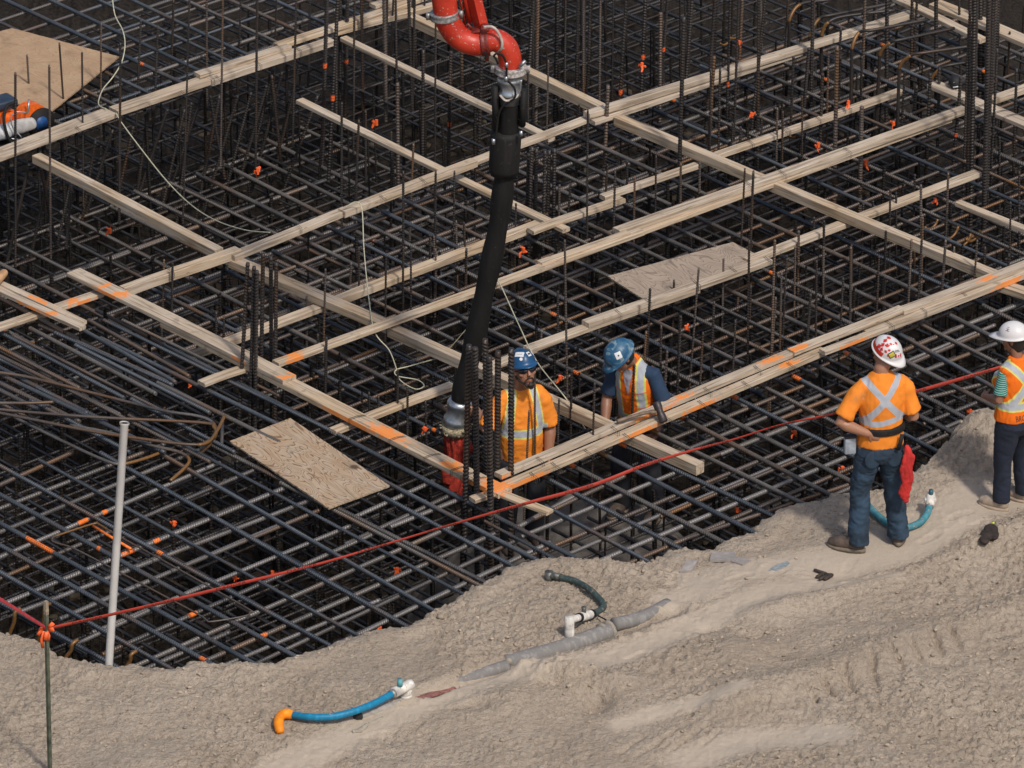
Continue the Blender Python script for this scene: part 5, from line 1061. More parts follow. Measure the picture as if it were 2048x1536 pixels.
def skin_mat():
    m, n, l, b = newmat('skin'); at_ = N(n, 'ShaderNodeAttribute', attribute_name='tone'); lp = N(n, 'ShaderNodeAttribute', attribute_name='lips'); oi = N(n, 'ShaderNodeObjectInfo')
    tc = N(n, 'ShaderNodeTexCoord'); nz = N(n, 'ShaderNodeTexNoise', Scale=14.0, Detail=4.0); l.new(tc.outputs['Object'], nz.inputs['Vector'])
    c = mix(n, l, at_.outputs['Fac'], (0.37, 0.185, 0.11), (0.22, 0.105, 0.062))
    c = mix(n, l, ramp(n, l, nz.outputs[0], [(0.35, 0.0), (0.7, 0.35)]), c, (0.36, 0.14, 0.085)); c = mix(n, l, lp.outputs['Fac'], c, (0.26, 0.075, 0.055))
    l.new(c, b.inputs['Base Color']); b.inputs['Roughness'].default_value = 0.48; b.inputs['Subsurface Weight'].default_value = 0.08; b.inputs['Subsurface Radius'].default_value = (0.02, 0.008, 0.004); b.inputs['Subsurface Scale'].default_value = 0.3
    return m
M_skin = skin_mat()
def vest_mat(name, base, silver=(0.40, 0.42, 0.46), yellow=(0.62, 0.60, 0.16), rough=0.75):
    m, n, l, b = newmat(name); a1 = N(n, 'ShaderNodeAttribute', attribute_name='silver'); a2 = N(n, 'ShaderNodeAttribute', attribute_name='yellow')
    tc = N(n, 'ShaderNodeTexCoord'); nz = N(n, 'ShaderNodeTexNoise', Scale=6.0, Detail=5.0); l.new(tc.outputs['Object'], nz.inputs['Vector'])
    c = mix(n, l, ramp(n, l, nz.outputs[0], [(0.35, 0.0), (0.7, 1.0)]), base, [x*0.86 for x in base])
    def th(s):
        x = N(n, 'ShaderNodeMath', operation='MULTIPLY'); x.inputs[1].default_value = 400; x.use_clamp = True; l.new(s, x.inputs[0]); return x.outputs[0]
    c = mix(n, l, th(a2.outputs['Fac']), c, yellow); c = mix(n, l, th(a1.outputs['Fac']), c, silver)
    gr = N(n, 'ShaderNodeTexNoise', Scale=9.0, Detail=9.0, Roughness=0.7); l.new(tc.outputs['Object'], gr.inputs['Vector']); c = mix(n, l, ramp(n, l, gr.outputs[0], [(0.56, 0.0), (0.72, 0.5)]), c, (0.36, 0.22, 0.12))
    l.new(c, b.inputs['Base Color']); b.inputs['Roughness'].default_value = rough; b.inputs['Specular IOR Level'].default_value = 0.2
    nb = N(n, 'ShaderNodeTexNoise', Scale=260.0, Detail=2.0); l.new(tc.outputs['Object'], nb.inputs['Vector']); bp = N(n, 'ShaderNodeBump', Strength=0.25, Distance=0.003); l.new(nb.outputs[0], bp.inputs['Height']); l.new(bp.outputs[0], b.inputs['Normal'])
    return m
ORG = (0.86, 0.26, 0.030)
M_org = vest_mat('hivis_orange', ORG)
M_org2 = vest_mat('hivis_orange_vest', (0.88, 0.17, 0.012))
M_navy = plain('navy_cotton', (0.014, 0.035, 0.075), .85, var=.25, scale=12, bump=.3, bscale=200)
M_jean = plain('denim', (0.020, 0.042, 0.070), .85, var=.75, scale=5, bump=.4, bscale=260)
M_jean2 = plain('dark_denim', (0.010, 0.015, 0.030), .85, var=.4, scale=7, bump=.4, bscale=260)
M_hair = plain('dark_hair', (0.014, 0.010, 0.008), .6, var=.4, scale=80)
M_boot = plain('brown_boot', (0.085, 0.060, 0.045), .6, var=.45, scale=20)
M_sole = plain('boot_sole', (0.17, 0.135, 0.10), .85, var=.3, scale=30)
M_sand = plain('sand_boot', (0.38, 0.30, 0.225), .85, var=.2, scale=20)
M_helb = plain('helmet_blue', (0.010, 0.062, 0.155), .38, var=.3, scale=7)
M_helw = plain('helmet_white', (0.66, 0.64, 0.63), .35, var=.05, scale=7)
def scuffed():
    m, n, l, b = newmat('helmet_scuffed'); tc = N(n, 'ShaderNodeTexCoord'); nz = N(n, 'ShaderNodeTexNoise', Scale=16.0, Detail=9.0, Distortion=1.5); l.new(tc.outputs['Object'], nz.inputs['Vector'])
    l.new(ramp(n, l, nz.outputs[0], [(0.40, (0.014, 0.075, 0.16)), (0.53, (0.035, 0.12, 0.20)), (0.62, (0.17, 0.24, 0.28))]), b.inputs['Base Color']); b.inputs['Roughness'].default_value = 0.5; return m
M_hels = scuffed()
M_glass = plain('dark_lens', (0.006, 0.006, 0.008), .08, var=.0, spec=.8)
def sock(o, parent): o.parent = parent; return o
V3 = Vector
def arm(bm, sh, el, wr, r0=.052, r1=.040, r2=.027):
    sh, el, wr = V3(sh), V3(el), V3(wr)
    P = [sh, sh.lerp(el, .35), sh.lerp(el, .75), el, el.lerp(wr, .25), el.lerp(wr, .65), wr]
    tube(bm, P, [r0, r0*1.0, r1*1.02, r1*.98, r1*1.05, r2*1.25, r2], n=14, dome=True)
def hand(bm, wr, d, palm_n, curl=0.5, s=1.0, thumb=1):
    """wr wrist, d pointing direction of the hand, palm_n palm normal"""
    wr, d, pn = V3(wr), V3(d).normalized(), V3(palm_n); pn = (pn - d*pn.dot(d)).normalized(); x = d.cross(pn)*thumb
    tube(bm, [wr-d*.01, wr+d*.03*s, wr+d*.065*s, wr+d*.088*s], [(.024*s, .018*s), (.034*s, .016*s), (.041*s, .015*s), (.038*s, .012*s)], n=12, side=x, dome=True)
    for k, (o_, L, r_) in enumerate(((.029, .066, .0088), (.010, .075, .009), (-.010, .070, .0088), (-.028, .054, .0080))):
        a = wr + d*.084*s + x*o_*s; c = curl*(1+.12*k); P = [a - d*.01]; ang = 0; p = a.copy(); dd = d.copy()
        for seg in (.42, .32, .26):
            P.append(p.copy()); ang += c; dd = d*math.cos(ang) + pn*math.sin(ang) + x*o_*1.2; p = p + dd.normalized()*L*seg*s
        P.append(p); tube(bm, P, [r_*s, r_*s, r_*.97*s, r_*.9*s, r_*.75*s], n=8, dome=True)
    a = wr + d*.025*s + x*.028*s; t1 = a + (d*.6 + x*.75 + pn*.25).normalized()*.042*s; t2 = t1 + (d*.85 + x*.2 + pn*.45).normalized()*.032*s
    tube(bm, [a-x*.012, a, t1, t2], [.013*s, .0125*s, .0105*s, .008*s], n=8, dome=True)
def head_bm(bm, c, rot, s=1.0, male=True):
    """c: centre of the skull; face towards local +Y of rot"""
    def T(x, y, z): return V3(c) + rot @ (V3((x, y, z))*s)
    ball(bm, T(0, -.012, .02), (.076*s, .098*s, .105*s), rot, 24)
    tube(bm, [T(0, .012, .02), T(0, .020, -.04), T(0, .030, -.085), T(0, .040, -.108)], [(.070*s, .078*s), (.062*s, .070*s), (.048*s, .052*s), (.026*s, .028*s)], n=20, side=rot @ V3((1, 0, 0)), dome=True)
    tube(bm, [T(0, .086, .022), T(0, .102, -.012), T(0, .108, -.026), T(0, .094, -.036)], [(.009*s, .010*s), (.0115*s, .012*s), (.0155*s, .012*s), (.012*s, .006*s)], n=10, side=rot @ V3((1, 0, 0)))
    for sx in (-1, 1):
        ball(bm, T(sx*.034, .072, .034), (.020*s, .016*s, .008*s), rot, 12)          # brow
        ball(bm, T(sx*.044, .058, -.018), (.022*s, .022*s, .020*s), rot, 12)         # cheek
        ball(bm, T(sx*.076, -.008, -.008), (.010*s, .020*s, .033*s), rot, 12)        # ear
    tube(bm, [T(-.022, .078, -.060), T(0, .092, -.058), T(.022, .078, -.060)], [.005*s, .0085*s, .005*s], n=8, dome=True)
    tube(bm, [T(-.019, .077, -.070), T(0, .090, -.070), T(.019, .077, -.070)], [.005*s, .009*s, .005*s], n=8, dome=True)
    ball(bm, T(0, .076, -.098), (.022*s, .018*s, .016*s), rot, 12)
def helmet(parent, c, rot, s, mat, ridge=True, peak=.055, name='hard_hat'):
    def T(x, y, z): return V3(c) + rot @ (V3((x, y, z))*s)
    n = 40; rows = 12; V, F = [], []
    for j in range(rows+1):
        t = j/rows*math.pi/2; rx, ry, rz_ = .103, .127, .112
        for i in range(n):
            a = 2*math.pi*i/n; x = math.cos(a)*math.cos(t)*rx; y = math.sin(a)*math.cos(t)*ry; z = math.sin(t)*rz_
            if ridge: z += .010*math.exp(-(x/.018)**2)*math.sin(t)**.5*(math.cos(t)+.2)
            V.append((x, y, z))
    brim = []
    for (e, dz) in ((0, 0), (.006, -.005), (.014, -.009)):
        for i in range(n):
            a = 2*math.pi*i/n; f = max(0, math.sin(a))**2.2; ex = e*(1+f*(peak/.014)); brim.append((math.cos(a)*(.103+e), math.sin(a)*(.127)+math.sin(a)*ex, dz*(1+f*.8)))
    pts = brim[2*n:3*n] + brim[n:2*n] + V
    for k in range(2): pass
    inner = [(x*.985, y*.985, z-.006) for x, y, z in brim[2*n:3*n]] + [(x*.93, y*.93, z-.004) for x, y, z in V[:n]] + [(x*.93, y*.93, z*.93) for x, y, z in V[4*n:5*n]] + [(x*.9, y*.9, z*.93) for x, y, z in V[9*n:10*n]]
    pts += inner; rws = 2 + rows + 1; bm = bmesh.new(); vs = [bm.verts.new(T(*p)) for p in pts]
    for j in range(rws-1):
        for i in range(n): bm.faces.new((vs[j*n+i], vs[j*n+(i+1) % n], vs[(j+1)*n+(i+1) % n], vs[(j+1)*n+i]))
    b0 = rws*n
    for i in range(n): bm.faces.new((vs[i], vs[b0+i], vs[b0+(i+1) % n], vs[(i+1) % n]))
    for j in range(3):
        for i in range(n): bm.faces.new((vs[b0+j*n+i], vs[b0+(j+1)*n+i], vs[b0+(j+1)*n+(i+1) % n], vs[b0+j*n+(i+1) % n]))
    bm.faces.new([vs[b0+3*n+i] for i in range(n)])
    bmesh.ops.remove_doubles(bm, verts=bm.verts, dist=1e-5)
    o = bm_obj(name, bm, mat, parent); return o, T
def decal(parent, host, me, M, mat, off=.0022, name='sticker', dirn=None):
    """wraps a flat mesh (in XY) placed by M onto host by casting along M's -Z"""
    bv = BVHTree.FromPolygons([v.co for v in host.data.vertices], [p.vertices for p in host.data.polygons]); d = -(M.to_3x3() @ V3((0, 0, 1))).normalized()
    bm = bmesh.new(); bm.from_mesh(me)
    bmesh.ops.triangulate(bm, faces=bm.faces[:])
    for _ in range(3):
        es = [e for e in bm.edges if e.calc_length() > .012]
        if not es: break
        bmesh.ops.subdivide_edges(bm, edges=es, cuts=1); bmesh.ops.triangulate(bm, faces=bm.faces[:])
    for v in bm.verts:
        p = M @ v.co; h = bv.ray_cast(p - d*.0, d, 1.0)
        v.co = (h[0] - d*off) if h[0] is not None else p + d*.12
    o = bpy.data.meshes.new(name); bm.to_mesh(o); bm.free(); return mesh_obj(name, o, mat, parent)
def rect(w_, h_):
    bm = bmesh.new(); bm.faces.new([bm.verts.new(q) for q in ((-w_/2, -h_/2, 0), (w_/2, -h_/2, 0), (w_/2, h_/2, 0), (-w_/2, h_/2, 0))]); me = bpy.data.meshes.new('r'); bm.to_mesh(me); bm.free(); return me
def disc(r_, n=16):
    bm = bmesh.new(); bm.faces.new([bm.verts.new((math.cos(6.283*k/n)*r_, math.sin(6.283*k/n)*r_, 0)) for k in range(n)]); me = bpy.data.meshes.new('d'); bm.to_mesh(me); bm.free(); return me
def leaf(s):
    P = [(0, 1), (.13, .62), (.38, .72), (.28, .22), (.62, .45), (.72, .28), (1, .22), (.86, -.02), (.95, -.14), (.45, -.48), (.5, -.66), (.06, -.58), (.05, -1), (-.05, -1), (-.06, -.58), (-.5, -.66), (-.45, -.48), (-.95, -.14), (-.86, -.02), (-1, .22), (-.72, .28), (-.62, .45), (-.28, .22), (-.38, .72), (-.13, .62)]
    bm = bmesh.new(); bm.faces.new([bm.verts.new((x*s, y*s, 0)) for x, y in P[::-1]]); me = bpy.data.meshes.new('leaf'); bm.to_mesh(me); bm.free(); return me
def lookM(p, outward, up=(0, 0, 1), roll=0.0):
    z = V3(outward).normalized(); x = V3(up).cross(z); x = x.normalized() if x.length > 1e-3 else V3((1, 0, 0)); y = z.cross(x); M = Matrix((x, y, z)).transposed().to_4x4() @ Matrix.Rotation(roll, 4, 'Z'); M.translation = V3(p) + z*.10; return M
def stripes(me, fn):
    s, y = [], []
    for v in me.vertices:
        a, b = fn(v.co); s.append(a); y.append(b)
    fattr(me, 'silver', s); fattr(me, 'yellow', y)
def line_d(x, z, x0, z0, x1, z1):
    dx, dz = x1-x0, z1-z0; L = math.hypot(dx, dz); t = ((x-x0)*dx+(z-z0)*dz)/L/L; d = abs((x-x0)*dz-(z-z0)*dx)/L; return d if -.02 < t < 1.02 else d + abs(t-.5)
def boot(parent, heel, toe, mat, s=1.0, top=.12, sole=M_sole):
    heel, toe = V3(heel), V3(toe); d = (toe-heel); d.z = 0; L = d.length; d.normalize(); sd_ = V3((-d.y, d.x, 0)); bm = bmesh.new()
    tube(bm, [heel+V3((0, 0, .055)), heel+d*L*.25+V3((0, 0, .06)), heel+d*L*.55+V3((0, 0, .052)), heel+d*L*.8+V3((0, 0, .045)), heel+d*L*.97+V3((0, 0, .04))], [(.042, .054), (.048, .056), (.054, .050), (.056, .044), (.042, .034)], n=16, side=sd_, dome=True)
    tube(bm, [heel+d*.04+V3((0, 0, .04)), heel+d*.045+V3((0, 0, top))], [(.045, .052), (.048, .055)], n=16, side=sd_)
    o = mesh_obj('boot', remesh(bm, .008, 2, 'boot', .002, 20), mat, parent)
    bm = bmesh.new(); n = 20; ring = []
    for k in range(n):
        a = 2*math.pi*k/n; u_ = (.5+.5*math.cos(a)); wv = .062*(.78+.28*u_)*math.sin(a); ring.append(heel + d*(-.045+(L+.075)*u_) + sd_*wv)
    t_ = [bm.verts.new(p+V3((0, 0, .026))) for p in ring]; b_ = [bm.verts.new(p+V3((0, 0, -.004))) for p in ring]; bm.faces.new(t_); bm.faces.new(b_[::-1])
    for k in range(n): bm.faces.new((t_[k], b_[k], b_[(k+1) % n], t_[(k+1) % n]))
    bm_obj('sole', bm, sole, o); return o
def leg_tube(bm, pts, rads): tube(bm, pts, rads, n=18, dome=False)
def set_tone(me, tone, lips=None, lc=None):
    fattr(me, 'tone', [tone]*len(me.vertices)); fattr(me, 'lips', [max(0, 1-(v.co-lips).length/.026) if lips is not None and (v.co-lips).length < .026 and abs((v.co-lips).dot(lc)) < .016 else 0.0 for v in me.vertices])
def E(ax, ay, az): 
    from mathutils import Euler
    return Euler((R(ax), R(ay), R(az)), 'XYZ').to_matrix()

# ---- man on the bank seen from behind
p3 = on_dirt(1754, 1094); pr = empty('person', (p3.x, p3.y, p3.z+.008), R(12)); meta(pr, 'man on the bank seen from behind, in jeans, orange shirt and patterned white hard hat', 'person')
h_c = (.035, .045, 1.585); h_r = E(14, -4, 34)
bm = bmesh.new(); head_bm(bm, h_c, h_r)
tube(bm, [(0, -.005, 1.40), (-.005, .0, 1.48), (.025, .02, 1.53)], [.062, .056, .060], n=14)
tube(bm, [(0, 0, .88), (0, 0, 1.1), (0, 0, 1.27), (0, 0, 1.36)], [(.12, .08), (.12, .08), (.13, .08), (.06, .05)], n=18, side=V3((1, 0, 0)))
LS, LE, LW = (-.165, .0, 1.335), (-.325, -.06, 1.095), (-.125, -.10, 1.005)
RS, RE, RW = (.170, .0, 1.345), (.245, -.02, 1.07), (.19, .19, 1.01)
arm(bm, V3(LS)-V3((0, 0, .02)), LE, LW, .044, .044, .030); arm(bm, V3(RS)-V3((0, 0, .02)), RE, RW, .044, .044, .030)
hand(bm, LW, (.8, -.22, -.25), (.1, .8, 0), .35, 1.0, -1); hand(bm, RW, (-.7, .35, -.3), (-.3, -.8, 0), .4, 1.0, 1)
HL, HR = (-.10, 0, .90), (.10, 0, .90)
for a_, k_, f_ in ((HL, (-.135, .03, .50), (-.15, -.03, .09)), (HR, (.125, .04, .50), (.165, .03, .09))):
    tube(bm, [a_, k_, f_], [.08, .052, .036], n=12, dome=True); tube(bm, [V3(f_), V3(f_)+V3((0, .1, -.04))], .03, n=10, dome=True)
me = remesh(bm, .0065, 2, 'body'); set_tone(me, .15); mesh_obj('body', me, M_skin, pr)
bm = bmesh.new(); tube(bm, [(0, .0, .865), (0, .0, .93), (0, 0, 1.02), (0, 0, 1.12), (0, 0, 1.25), (0, -.005, 1.36), (0, -.005, 1.425), (0, 0, 1.455)], [(.178, .135), (.172, .132), (.160, .120), (.165, .122), (.182, .128), (.168, .108), (.105, .080), (.066, .062)], n=26, side=V3((1, 0, 0)))
for S_, E_ in ((LS, LE), (RS, RE)):
    a_ = V3(S_); b_ = V3(E_); tube(bm, [a_.lerp(V3((0, 0, 1.37)), .55), a_.lerp(V3((0, 0, 1.37)), .2), a_.lerp(b_, .15), a_.lerp(b_, .5), a_.lerp(b_, .84)], [.060, .066, .068, .064, .074], n=18, dome='start')
me = remesh(bm, .0095, 4, 'shirt', .009, 11, 3, (1, 1, .5))
def f3(c):
    if abs(c.x) > .22: return -1, -1
    s = -1.0
    if c.y < .02:
        d = min(line_d(c.x, c.z, -.155, 1.44, .145, 1.10), line_d(c.x, c.z, .135, 1.45, -.135, 1.10)); s = max(s, .027-d if c.z > 1.075 else -1)
    else: s = max(s, .026-abs(abs(c.x)-.12) if c.z > 1.07 else -1)
    s = max(s, .025-abs(c.z-1.088-.012*math.sin(c.x*18)) if c.y < .3 else -1)
    return s, -1
stripes(me, f3); shirt = mesh_obj('shirt', me, M_org, pr)
bm = bmesh.new(); tube(bm, [(0, 0, 1.035), (0, 0, 1.03), (0, 0, .985), (0, 0, .98)], [(.176, .132), (.186, .142), (.188, .144), (.178, .134)], n=30, side=V3((1, 0, 0))); mesh_obj('tool_belt', remesh(bm, .008, 1, 'tool_belt'), M_black2, pr)
bm = bmesh.new(); tube(bm, [(.13, -.135, .99), (.115, -.15, .93), (.095, -.152, .87)], (.016, .004), n=8, side=V3((1, 0, 0))); bm_obj('belt_strap', bm, M_black2, pr)
bm = bmesh.new(); tube(bm, [(0, .0, .90), (0, -.005, .80), (0, 0, .745)], [(.165, .120), (.180, .140), (.15, .11)], n=24, side=V3((1, 0, 0)))
for s_, k_, f_ in ((-1, (-.135, .03, .47), (-.155, -.03, .055)), (1, (.125, .04, .47), (.17, .03, .055))):
    kk = V3(k_); ff = V3(f_); h = V3((s_*.088, -.005, .78)); tube(bm, [h, h.lerp(kk, .5), kk+V3((0, 0, .02)), kk.lerp(ff, .35), kk.lerp(ff, .8), ff], [(.095, .108), (.085, .095), (.074, .078), (.074, .078), (.074, .080), (.078, .086)], n=20, side=V3((1, 0, 0)))
me = remesh(bm, .010, 3, 'jeans', .013, 10, 5, (1, 1, 1.6)); jeans = mesh_obj('jeans', me, M_jean, pr)
bm = bmesh.new(); ball(bm, (-.085, -.118, .79), (.062, .012, .075)); bm_obj('back_pocket', bm, M_jean, jeans); bm = bmesh.new(); ball(bm, (.085, -.118, .79), (.062, .012, .075)); bm_obj('back_pocket', bm, M_jean, jeans)
boot(pr, (-.145, -.05, 0), (-.335, .08, 0), M_boot); boot(pr, (.165, .0, 0), (.225, .2, 0), M_boot)
bm = bmesh.new(); P = [(.17, -.13, .885), (.185, -.145, .80), (.165, -.15, .70), (.18, -.15, .60), (.16, -.14, .50), (.175, -.14, .43)]
tube(bm, P, [(.012, .012), (.045, .018), (.050, .020), (.042, .018), (.048, .016), (.022, .008)], n=16, side=V3((1, 0, 0)), dome=True)
me = remesh(bm, .006, 1, 'red_rag', .010, 22, 9, (1.6, 1, .5)); mesh_obj('red_rag', me, plain('red_cloth', (.48, .022, .018), .85, var=.25, scale=14), pr)
bm = bmesh.new(); box(bm, (-.235, -.02, .88), (.085, .05, .13), bevel=.008); bm_obj('tool_pouch', bm, plain('pouch_grey', (.32, .36, .40), .5), pr)
bm = bmesh.new(); box(bm, (-.235, -.02, .955), (.09, .055, .02), bevel=.004); tube(bm, catmull([(-.29, -.02, .96), (-.30, -.02, 1.02), (-.25, -.03, 1.04), (-.19, -.04, 1.02)], 5), .012, n=8); bm_obj('pouch_hanger', bm, plain('pouch_dark', (.03, .02, .02), .6), pr)
bm = bmesh.new(); hx = h_r
tube(bm, [V3(h_c)+hx @ V3((0, -.03, -.09)), V3(h_c)+hx @ V3((0, -.015, .0)), V3(h_c)+hx @ V3((0, -.015, .05))], [(.060, .06), (.079, .092), (.078, .095)], n=20, side=hx @ V3((1, 0, 0))); mesh_obj('hair', remesh(bm, .008, 2, 'hair'), plain('grey_hair', (.12, .085, .065), .8), pr)
hr = h_r @ E(0, 0, 180) @ E(-12, 0, 0)
hat, T = helmet(pr, V3(h_c)+h_r @ V3((0, -.015, .035)), hr, .95, M_helw, peak=.045)
M_rleaf = plain('leaf_red', (.55, .02, .02), .45, var=.2); M_rband = plain('band_red', (.62, .035, .015), .4)
bm = bmesh.new(); nn = 22; vs = []
for k in range(nn): 
    a = R(-100) + R(112)*k/(nn-1); vs.append((V3((math.cos(a)*.107, math.sin(a)*.131, .002)), V3((math.cos(a)*.103, math.sin(a)*.126, .040))))
q = [(bm.verts.new(T(*a)), bm.verts.new(T(*b))) for a, b in vs]
for k in range(nn-1): bm.faces.new((q[k][0], q[k+1][0], q[k+1][1], q[k][1]))
bm_obj('red_band', bm, M_rband, hat)
def hp_(th, ph): 
    a = R(th); t = R(ph); return V3((math.cos(a)*math.cos(t), math.sin(a)*math.cos(t), math.sin(t)))
for i, (th, ph, sz) in enumerate([(8,52,.020),(-18,38,.019),(30,66,.013),(34,36,.012),(-4,20,.017),(20,24,.014),(38,12,.012),(-40,56,.020),(-80,70,.019),(12,6,.011),(100,68,.015),(60,66,.007),(-25,20,.022)]):
    o_ = hp_(th, ph); decal(hat, hat, leaf(sz), lookM(T(0, 0, .02)+hr @ (o_*.12), hr @ o_, (0, 0, 1), i*1.1), M_rleaf, name='maple_leaf')
M_y = plain('sticker_yellow', (.52, .42, .05), .5); M_b = plain('sticker_black', (.03, .03, .03), .5); M_w = plain('sticker_white', (.68, .68, .68), .5, var=.05)
o_ = hp_(52, 20); decal(hat, hat, rect(.052, .042), lookM(T(0, 0, .02)+hr @ (o_*.12), hr @ o_, (0, 0, 1), .5), M_b, .003); decal(hat, hat, rect(.040, .030), lookM(T(0, 0, .02)+hr @ (o_*.12), hr @ o_, (0, 0, 1), .5), M_y, .0042)
o_ = hp_(80, 17); Mx = lookM(T(0, 0, .02)+hr @ (o_*.12), hr @ o_)
decal(hat, hat, rect(.052, .028), Mx, M_rleaf, .003); decal(hat, hat, rect(.026, .028), Mx, M_w, .0042); decal(hat, hat, leaf(.010), Mx, M_rleaf, .0055, 'maple_leaf')
for dz, t_ in ((.036, 'LOCAL'), (.026, 'UNION')): pass
for k, zz in enumerate((.050, .062, .072)):
    o2 = hp_(76, 17+zz*520*.6); decal(hat, hat, rect(.045-.008*k, .004), lookM(T(0, 0, .02)+hr @ (o2*.12), hr @ o2), plain('sticker_grey', (.2, .2, .2), .5), .003, 'printed_line')

# ---- woman at the right edge
p4 = on_dirt(2023, 1010); pr = empty('person', (p4.x, p4.y, p4.z+.006), R(42)); pr.scale = (.92, .92, .92); meta(pr, 'woman at the right edge in white hard hat, orange vest and green striped sleeves', 'person')
k = 0.93; h_c = (0.0, .05, 1.50); h_r = E(-6, 0, 26)
bm = bmesh.new(); head_bm(bm, h_c, h_r, .94, False)
tube(bm, [(0, 0, 1.28), (0, .005, 1.36), (0, .03, 1.44)], [.055, .048, .05], n=14); tube(bm, [(0, 0, .82), (0, 0, 1.0), (0, 0, 1.2), (0, 0, 1.30)], [(.13, .09), (.11, .08), (.14, .09), (.08, .06)], n=18, side=V3((1, 0, 0)))
LS, LE, LW = (-.145, .01, 1.225), (-.205, -.01, 1.03), (-.13, .20, .955); RS, RE, RW = (.145, .01, 1.225), (.205, .0, 1.03), (.12, .19, .96)
arm(bm, LS, LE, LW, .046, .038, .026); arm(bm, RS, RE, RW, .046, .038, .026); hand(bm, LW, (.35, .8, -.1), (.6, -.2, -.5), .5, .92, -1); hand(bm, RW, (-.35, .8, -.1), (-.6, -.2, -.5), .5, .92, 1)
for s_ in (-1, 1): tube(bm, [(s_*.09, 0, .82), (s_*.10, .02, .45), (s_*.11, -.02, .08)], [.08, .05, .034], n=12, dome=True)
me = remesh(bm, .0065, 2, 'body'); set_tone(me, .75); mesh_obj('body', me, M_skin, pr)
def stripe_mat():
    m, n, l, b = newmat('green_stripes'); tc = N(n, 'ShaderNodeTexCoord'); sp = N(n, 'ShaderNodeSeparateXYZ'); l.new(tc.outputs['Object'], sp.inputs[0]); s1 = N(n, 'ShaderNodeMath', operation='MULTIPLY'); s1.inputs[1].default_value = 2*math.pi/.0165; l.new(sp.outputs['Z'], s1.inputs[0]); s2 = N(n, 'ShaderNodeMath', operation='SINE'); l.new(s1.outputs[0], s2.inputs[0])
    l.new(ramp(n, l, s2.outputs[0], [(0.70, (0.0, .17, .125)), (0.80, (.45, .55, .52))]), b.inputs['Base Color']); b.inputs['Roughness'].default_value = .85; return m
M_grn = stripe_mat()
bm = bmesh.new(); tube(bm, [(0, 0, .87), (0, 0, 1.0), (0, 0, 1.15), (0, 0, 1.26), (0, 0, 1.31)], [(.145, .110), (.135, .10), (.150, .10), (.125, .08), (.06, .055)], n=24, side=V3((1, 0, 0)))
for S_, E_ in ((LS, LE), (RS, RE)):
    a_ = V3(S_); b_ = V3(E_); tube(bm, [a_.lerp(V3((0, 0, 1.24)), .5), a_, a_.lerp(b_, .5), a_.lerp(b_, .80)], [.046, .050, .052, .060], n=16, dome='start')
mesh_obj('tshirt', remesh(bm, .009, 3, 'tshirt', .003, 9, 2), M_grn, pr)
bm = bmesh.new(); tube(bm, [(0, 0, .815), (0, 0, .87), (0, 0, .97), (0, 0, 1.10), (0, 0, 1.20), (0, 0, 1.275), (0, 0, 1.33), (0, .0, 1.355)], [(.188, .150), (.182, .146), (.166, .132), (.166, .128), (.168, .118), (.156, .098), (.09, .070), (.072, .066)], n=28, side=V3((1, 0, 0)))
for s_ in (-1, 1): ball(bm, (s_*.075, .085, 1.13), (.085, .085, .085)); ball(bm, (s_*.118, .0, 1.262), (.055, .06, .045))
me = remesh(bm, .009, 3, 'hivis_vest', .009, 10, 8, (1, 1, .6))
def f4(c):
    s = -1.0; y = -1.0
    if c.y < .0:
        d = min(line_d(c.x, c.z, -.125, 1.33, .125, .985), line_d(c.x, c.z, .125, 1.33, -.125, .985)); s = .025-d; y = .040-d
        if c.z < .985: s = y = -1
    else:
        d = abs(abs(c.x)-.11); s = .025-d; y = .040-d
    d = abs(c.z-.962); s = max(s, .026-d); y = max(y, .043-d)
    if abs(c.x) > .182 and c.z > .99: y = max(y, -1); s = -1; y = -1
    return s, y
stripes(me, f4); vest = mesh_obj('hivis_vest', me, M_org2, pr)
tm = text_mesh('BROCC', .072); tm.transform(Matrix.Diagonal((.60, 1, 1, 1))); decal(vest, vest, tm, Matrix.Translation((-.045, -.30, .862)) @ Matrix.Rotation(R(90), 4, 'X'), plain('vest_print', (.08, .03, .02), .6), .003, 'lettering')
bm = bmesh.new(); tube(bm, [(0, 0, .86), (0, -.01, .76), (0, 0, .70)], [(.165, .125), (.185, .150), (.15, .12)], n=24, side=V3((1, 0, 0)))
for s_, fx, fy in ((-1, -.12, .0), (1, .12, -.02)):
    h = V3((s_*.09, -.005, .74)); kk = V3((s_*.105, .02, .42)); ff = V3((fx, fy, .075)); tube(bm, [h, h.lerp(kk, .5), kk, kk.lerp(ff, .5), ff], [(.098, .112), (.088, .096), (.070, .074), (.068, .072), (.070, .074)], n=20, side=V3((1, 0, 0)))
mesh_obj('jeans', remesh(bm, .010, 3, 'jeans', .007, 7, 11, (1, 1, 1.5)), M_jean2, pr)
boot(pr, (-.12, -.03, 0), (-.17, .17, 0), M_sand, sole=M_sand); boot(pr, (.12, -.05, 0), (.10, .15, 0), M_sand, sole=M_sand)
bm = bmesh.new(); tube(bm, [V3(h_c)+h_r @ V3((0, -.055, -.10)), V3(h_c)+h_r @ V3((0, -.03, -.03)), V3(h_c)+h_r @ V3((0, -.015, .05))], [(.055, .045), (.076, .080), (.078, .095)], n=20, side=h_r @ V3((1, 0, 0))); ball(bm, V3(h_c)+h_r @ V3((0, -.095, -.06)), .035); mesh_obj('hair', remesh(bm, .008, 2, 'hair', .002, 30), M_hair, pr)
hat, T = helmet(pr, V3(h_c)+h_r @ V3((0, -.005, .035)), h_r, 1.0, M_helw, ridge=False, peak=.075)
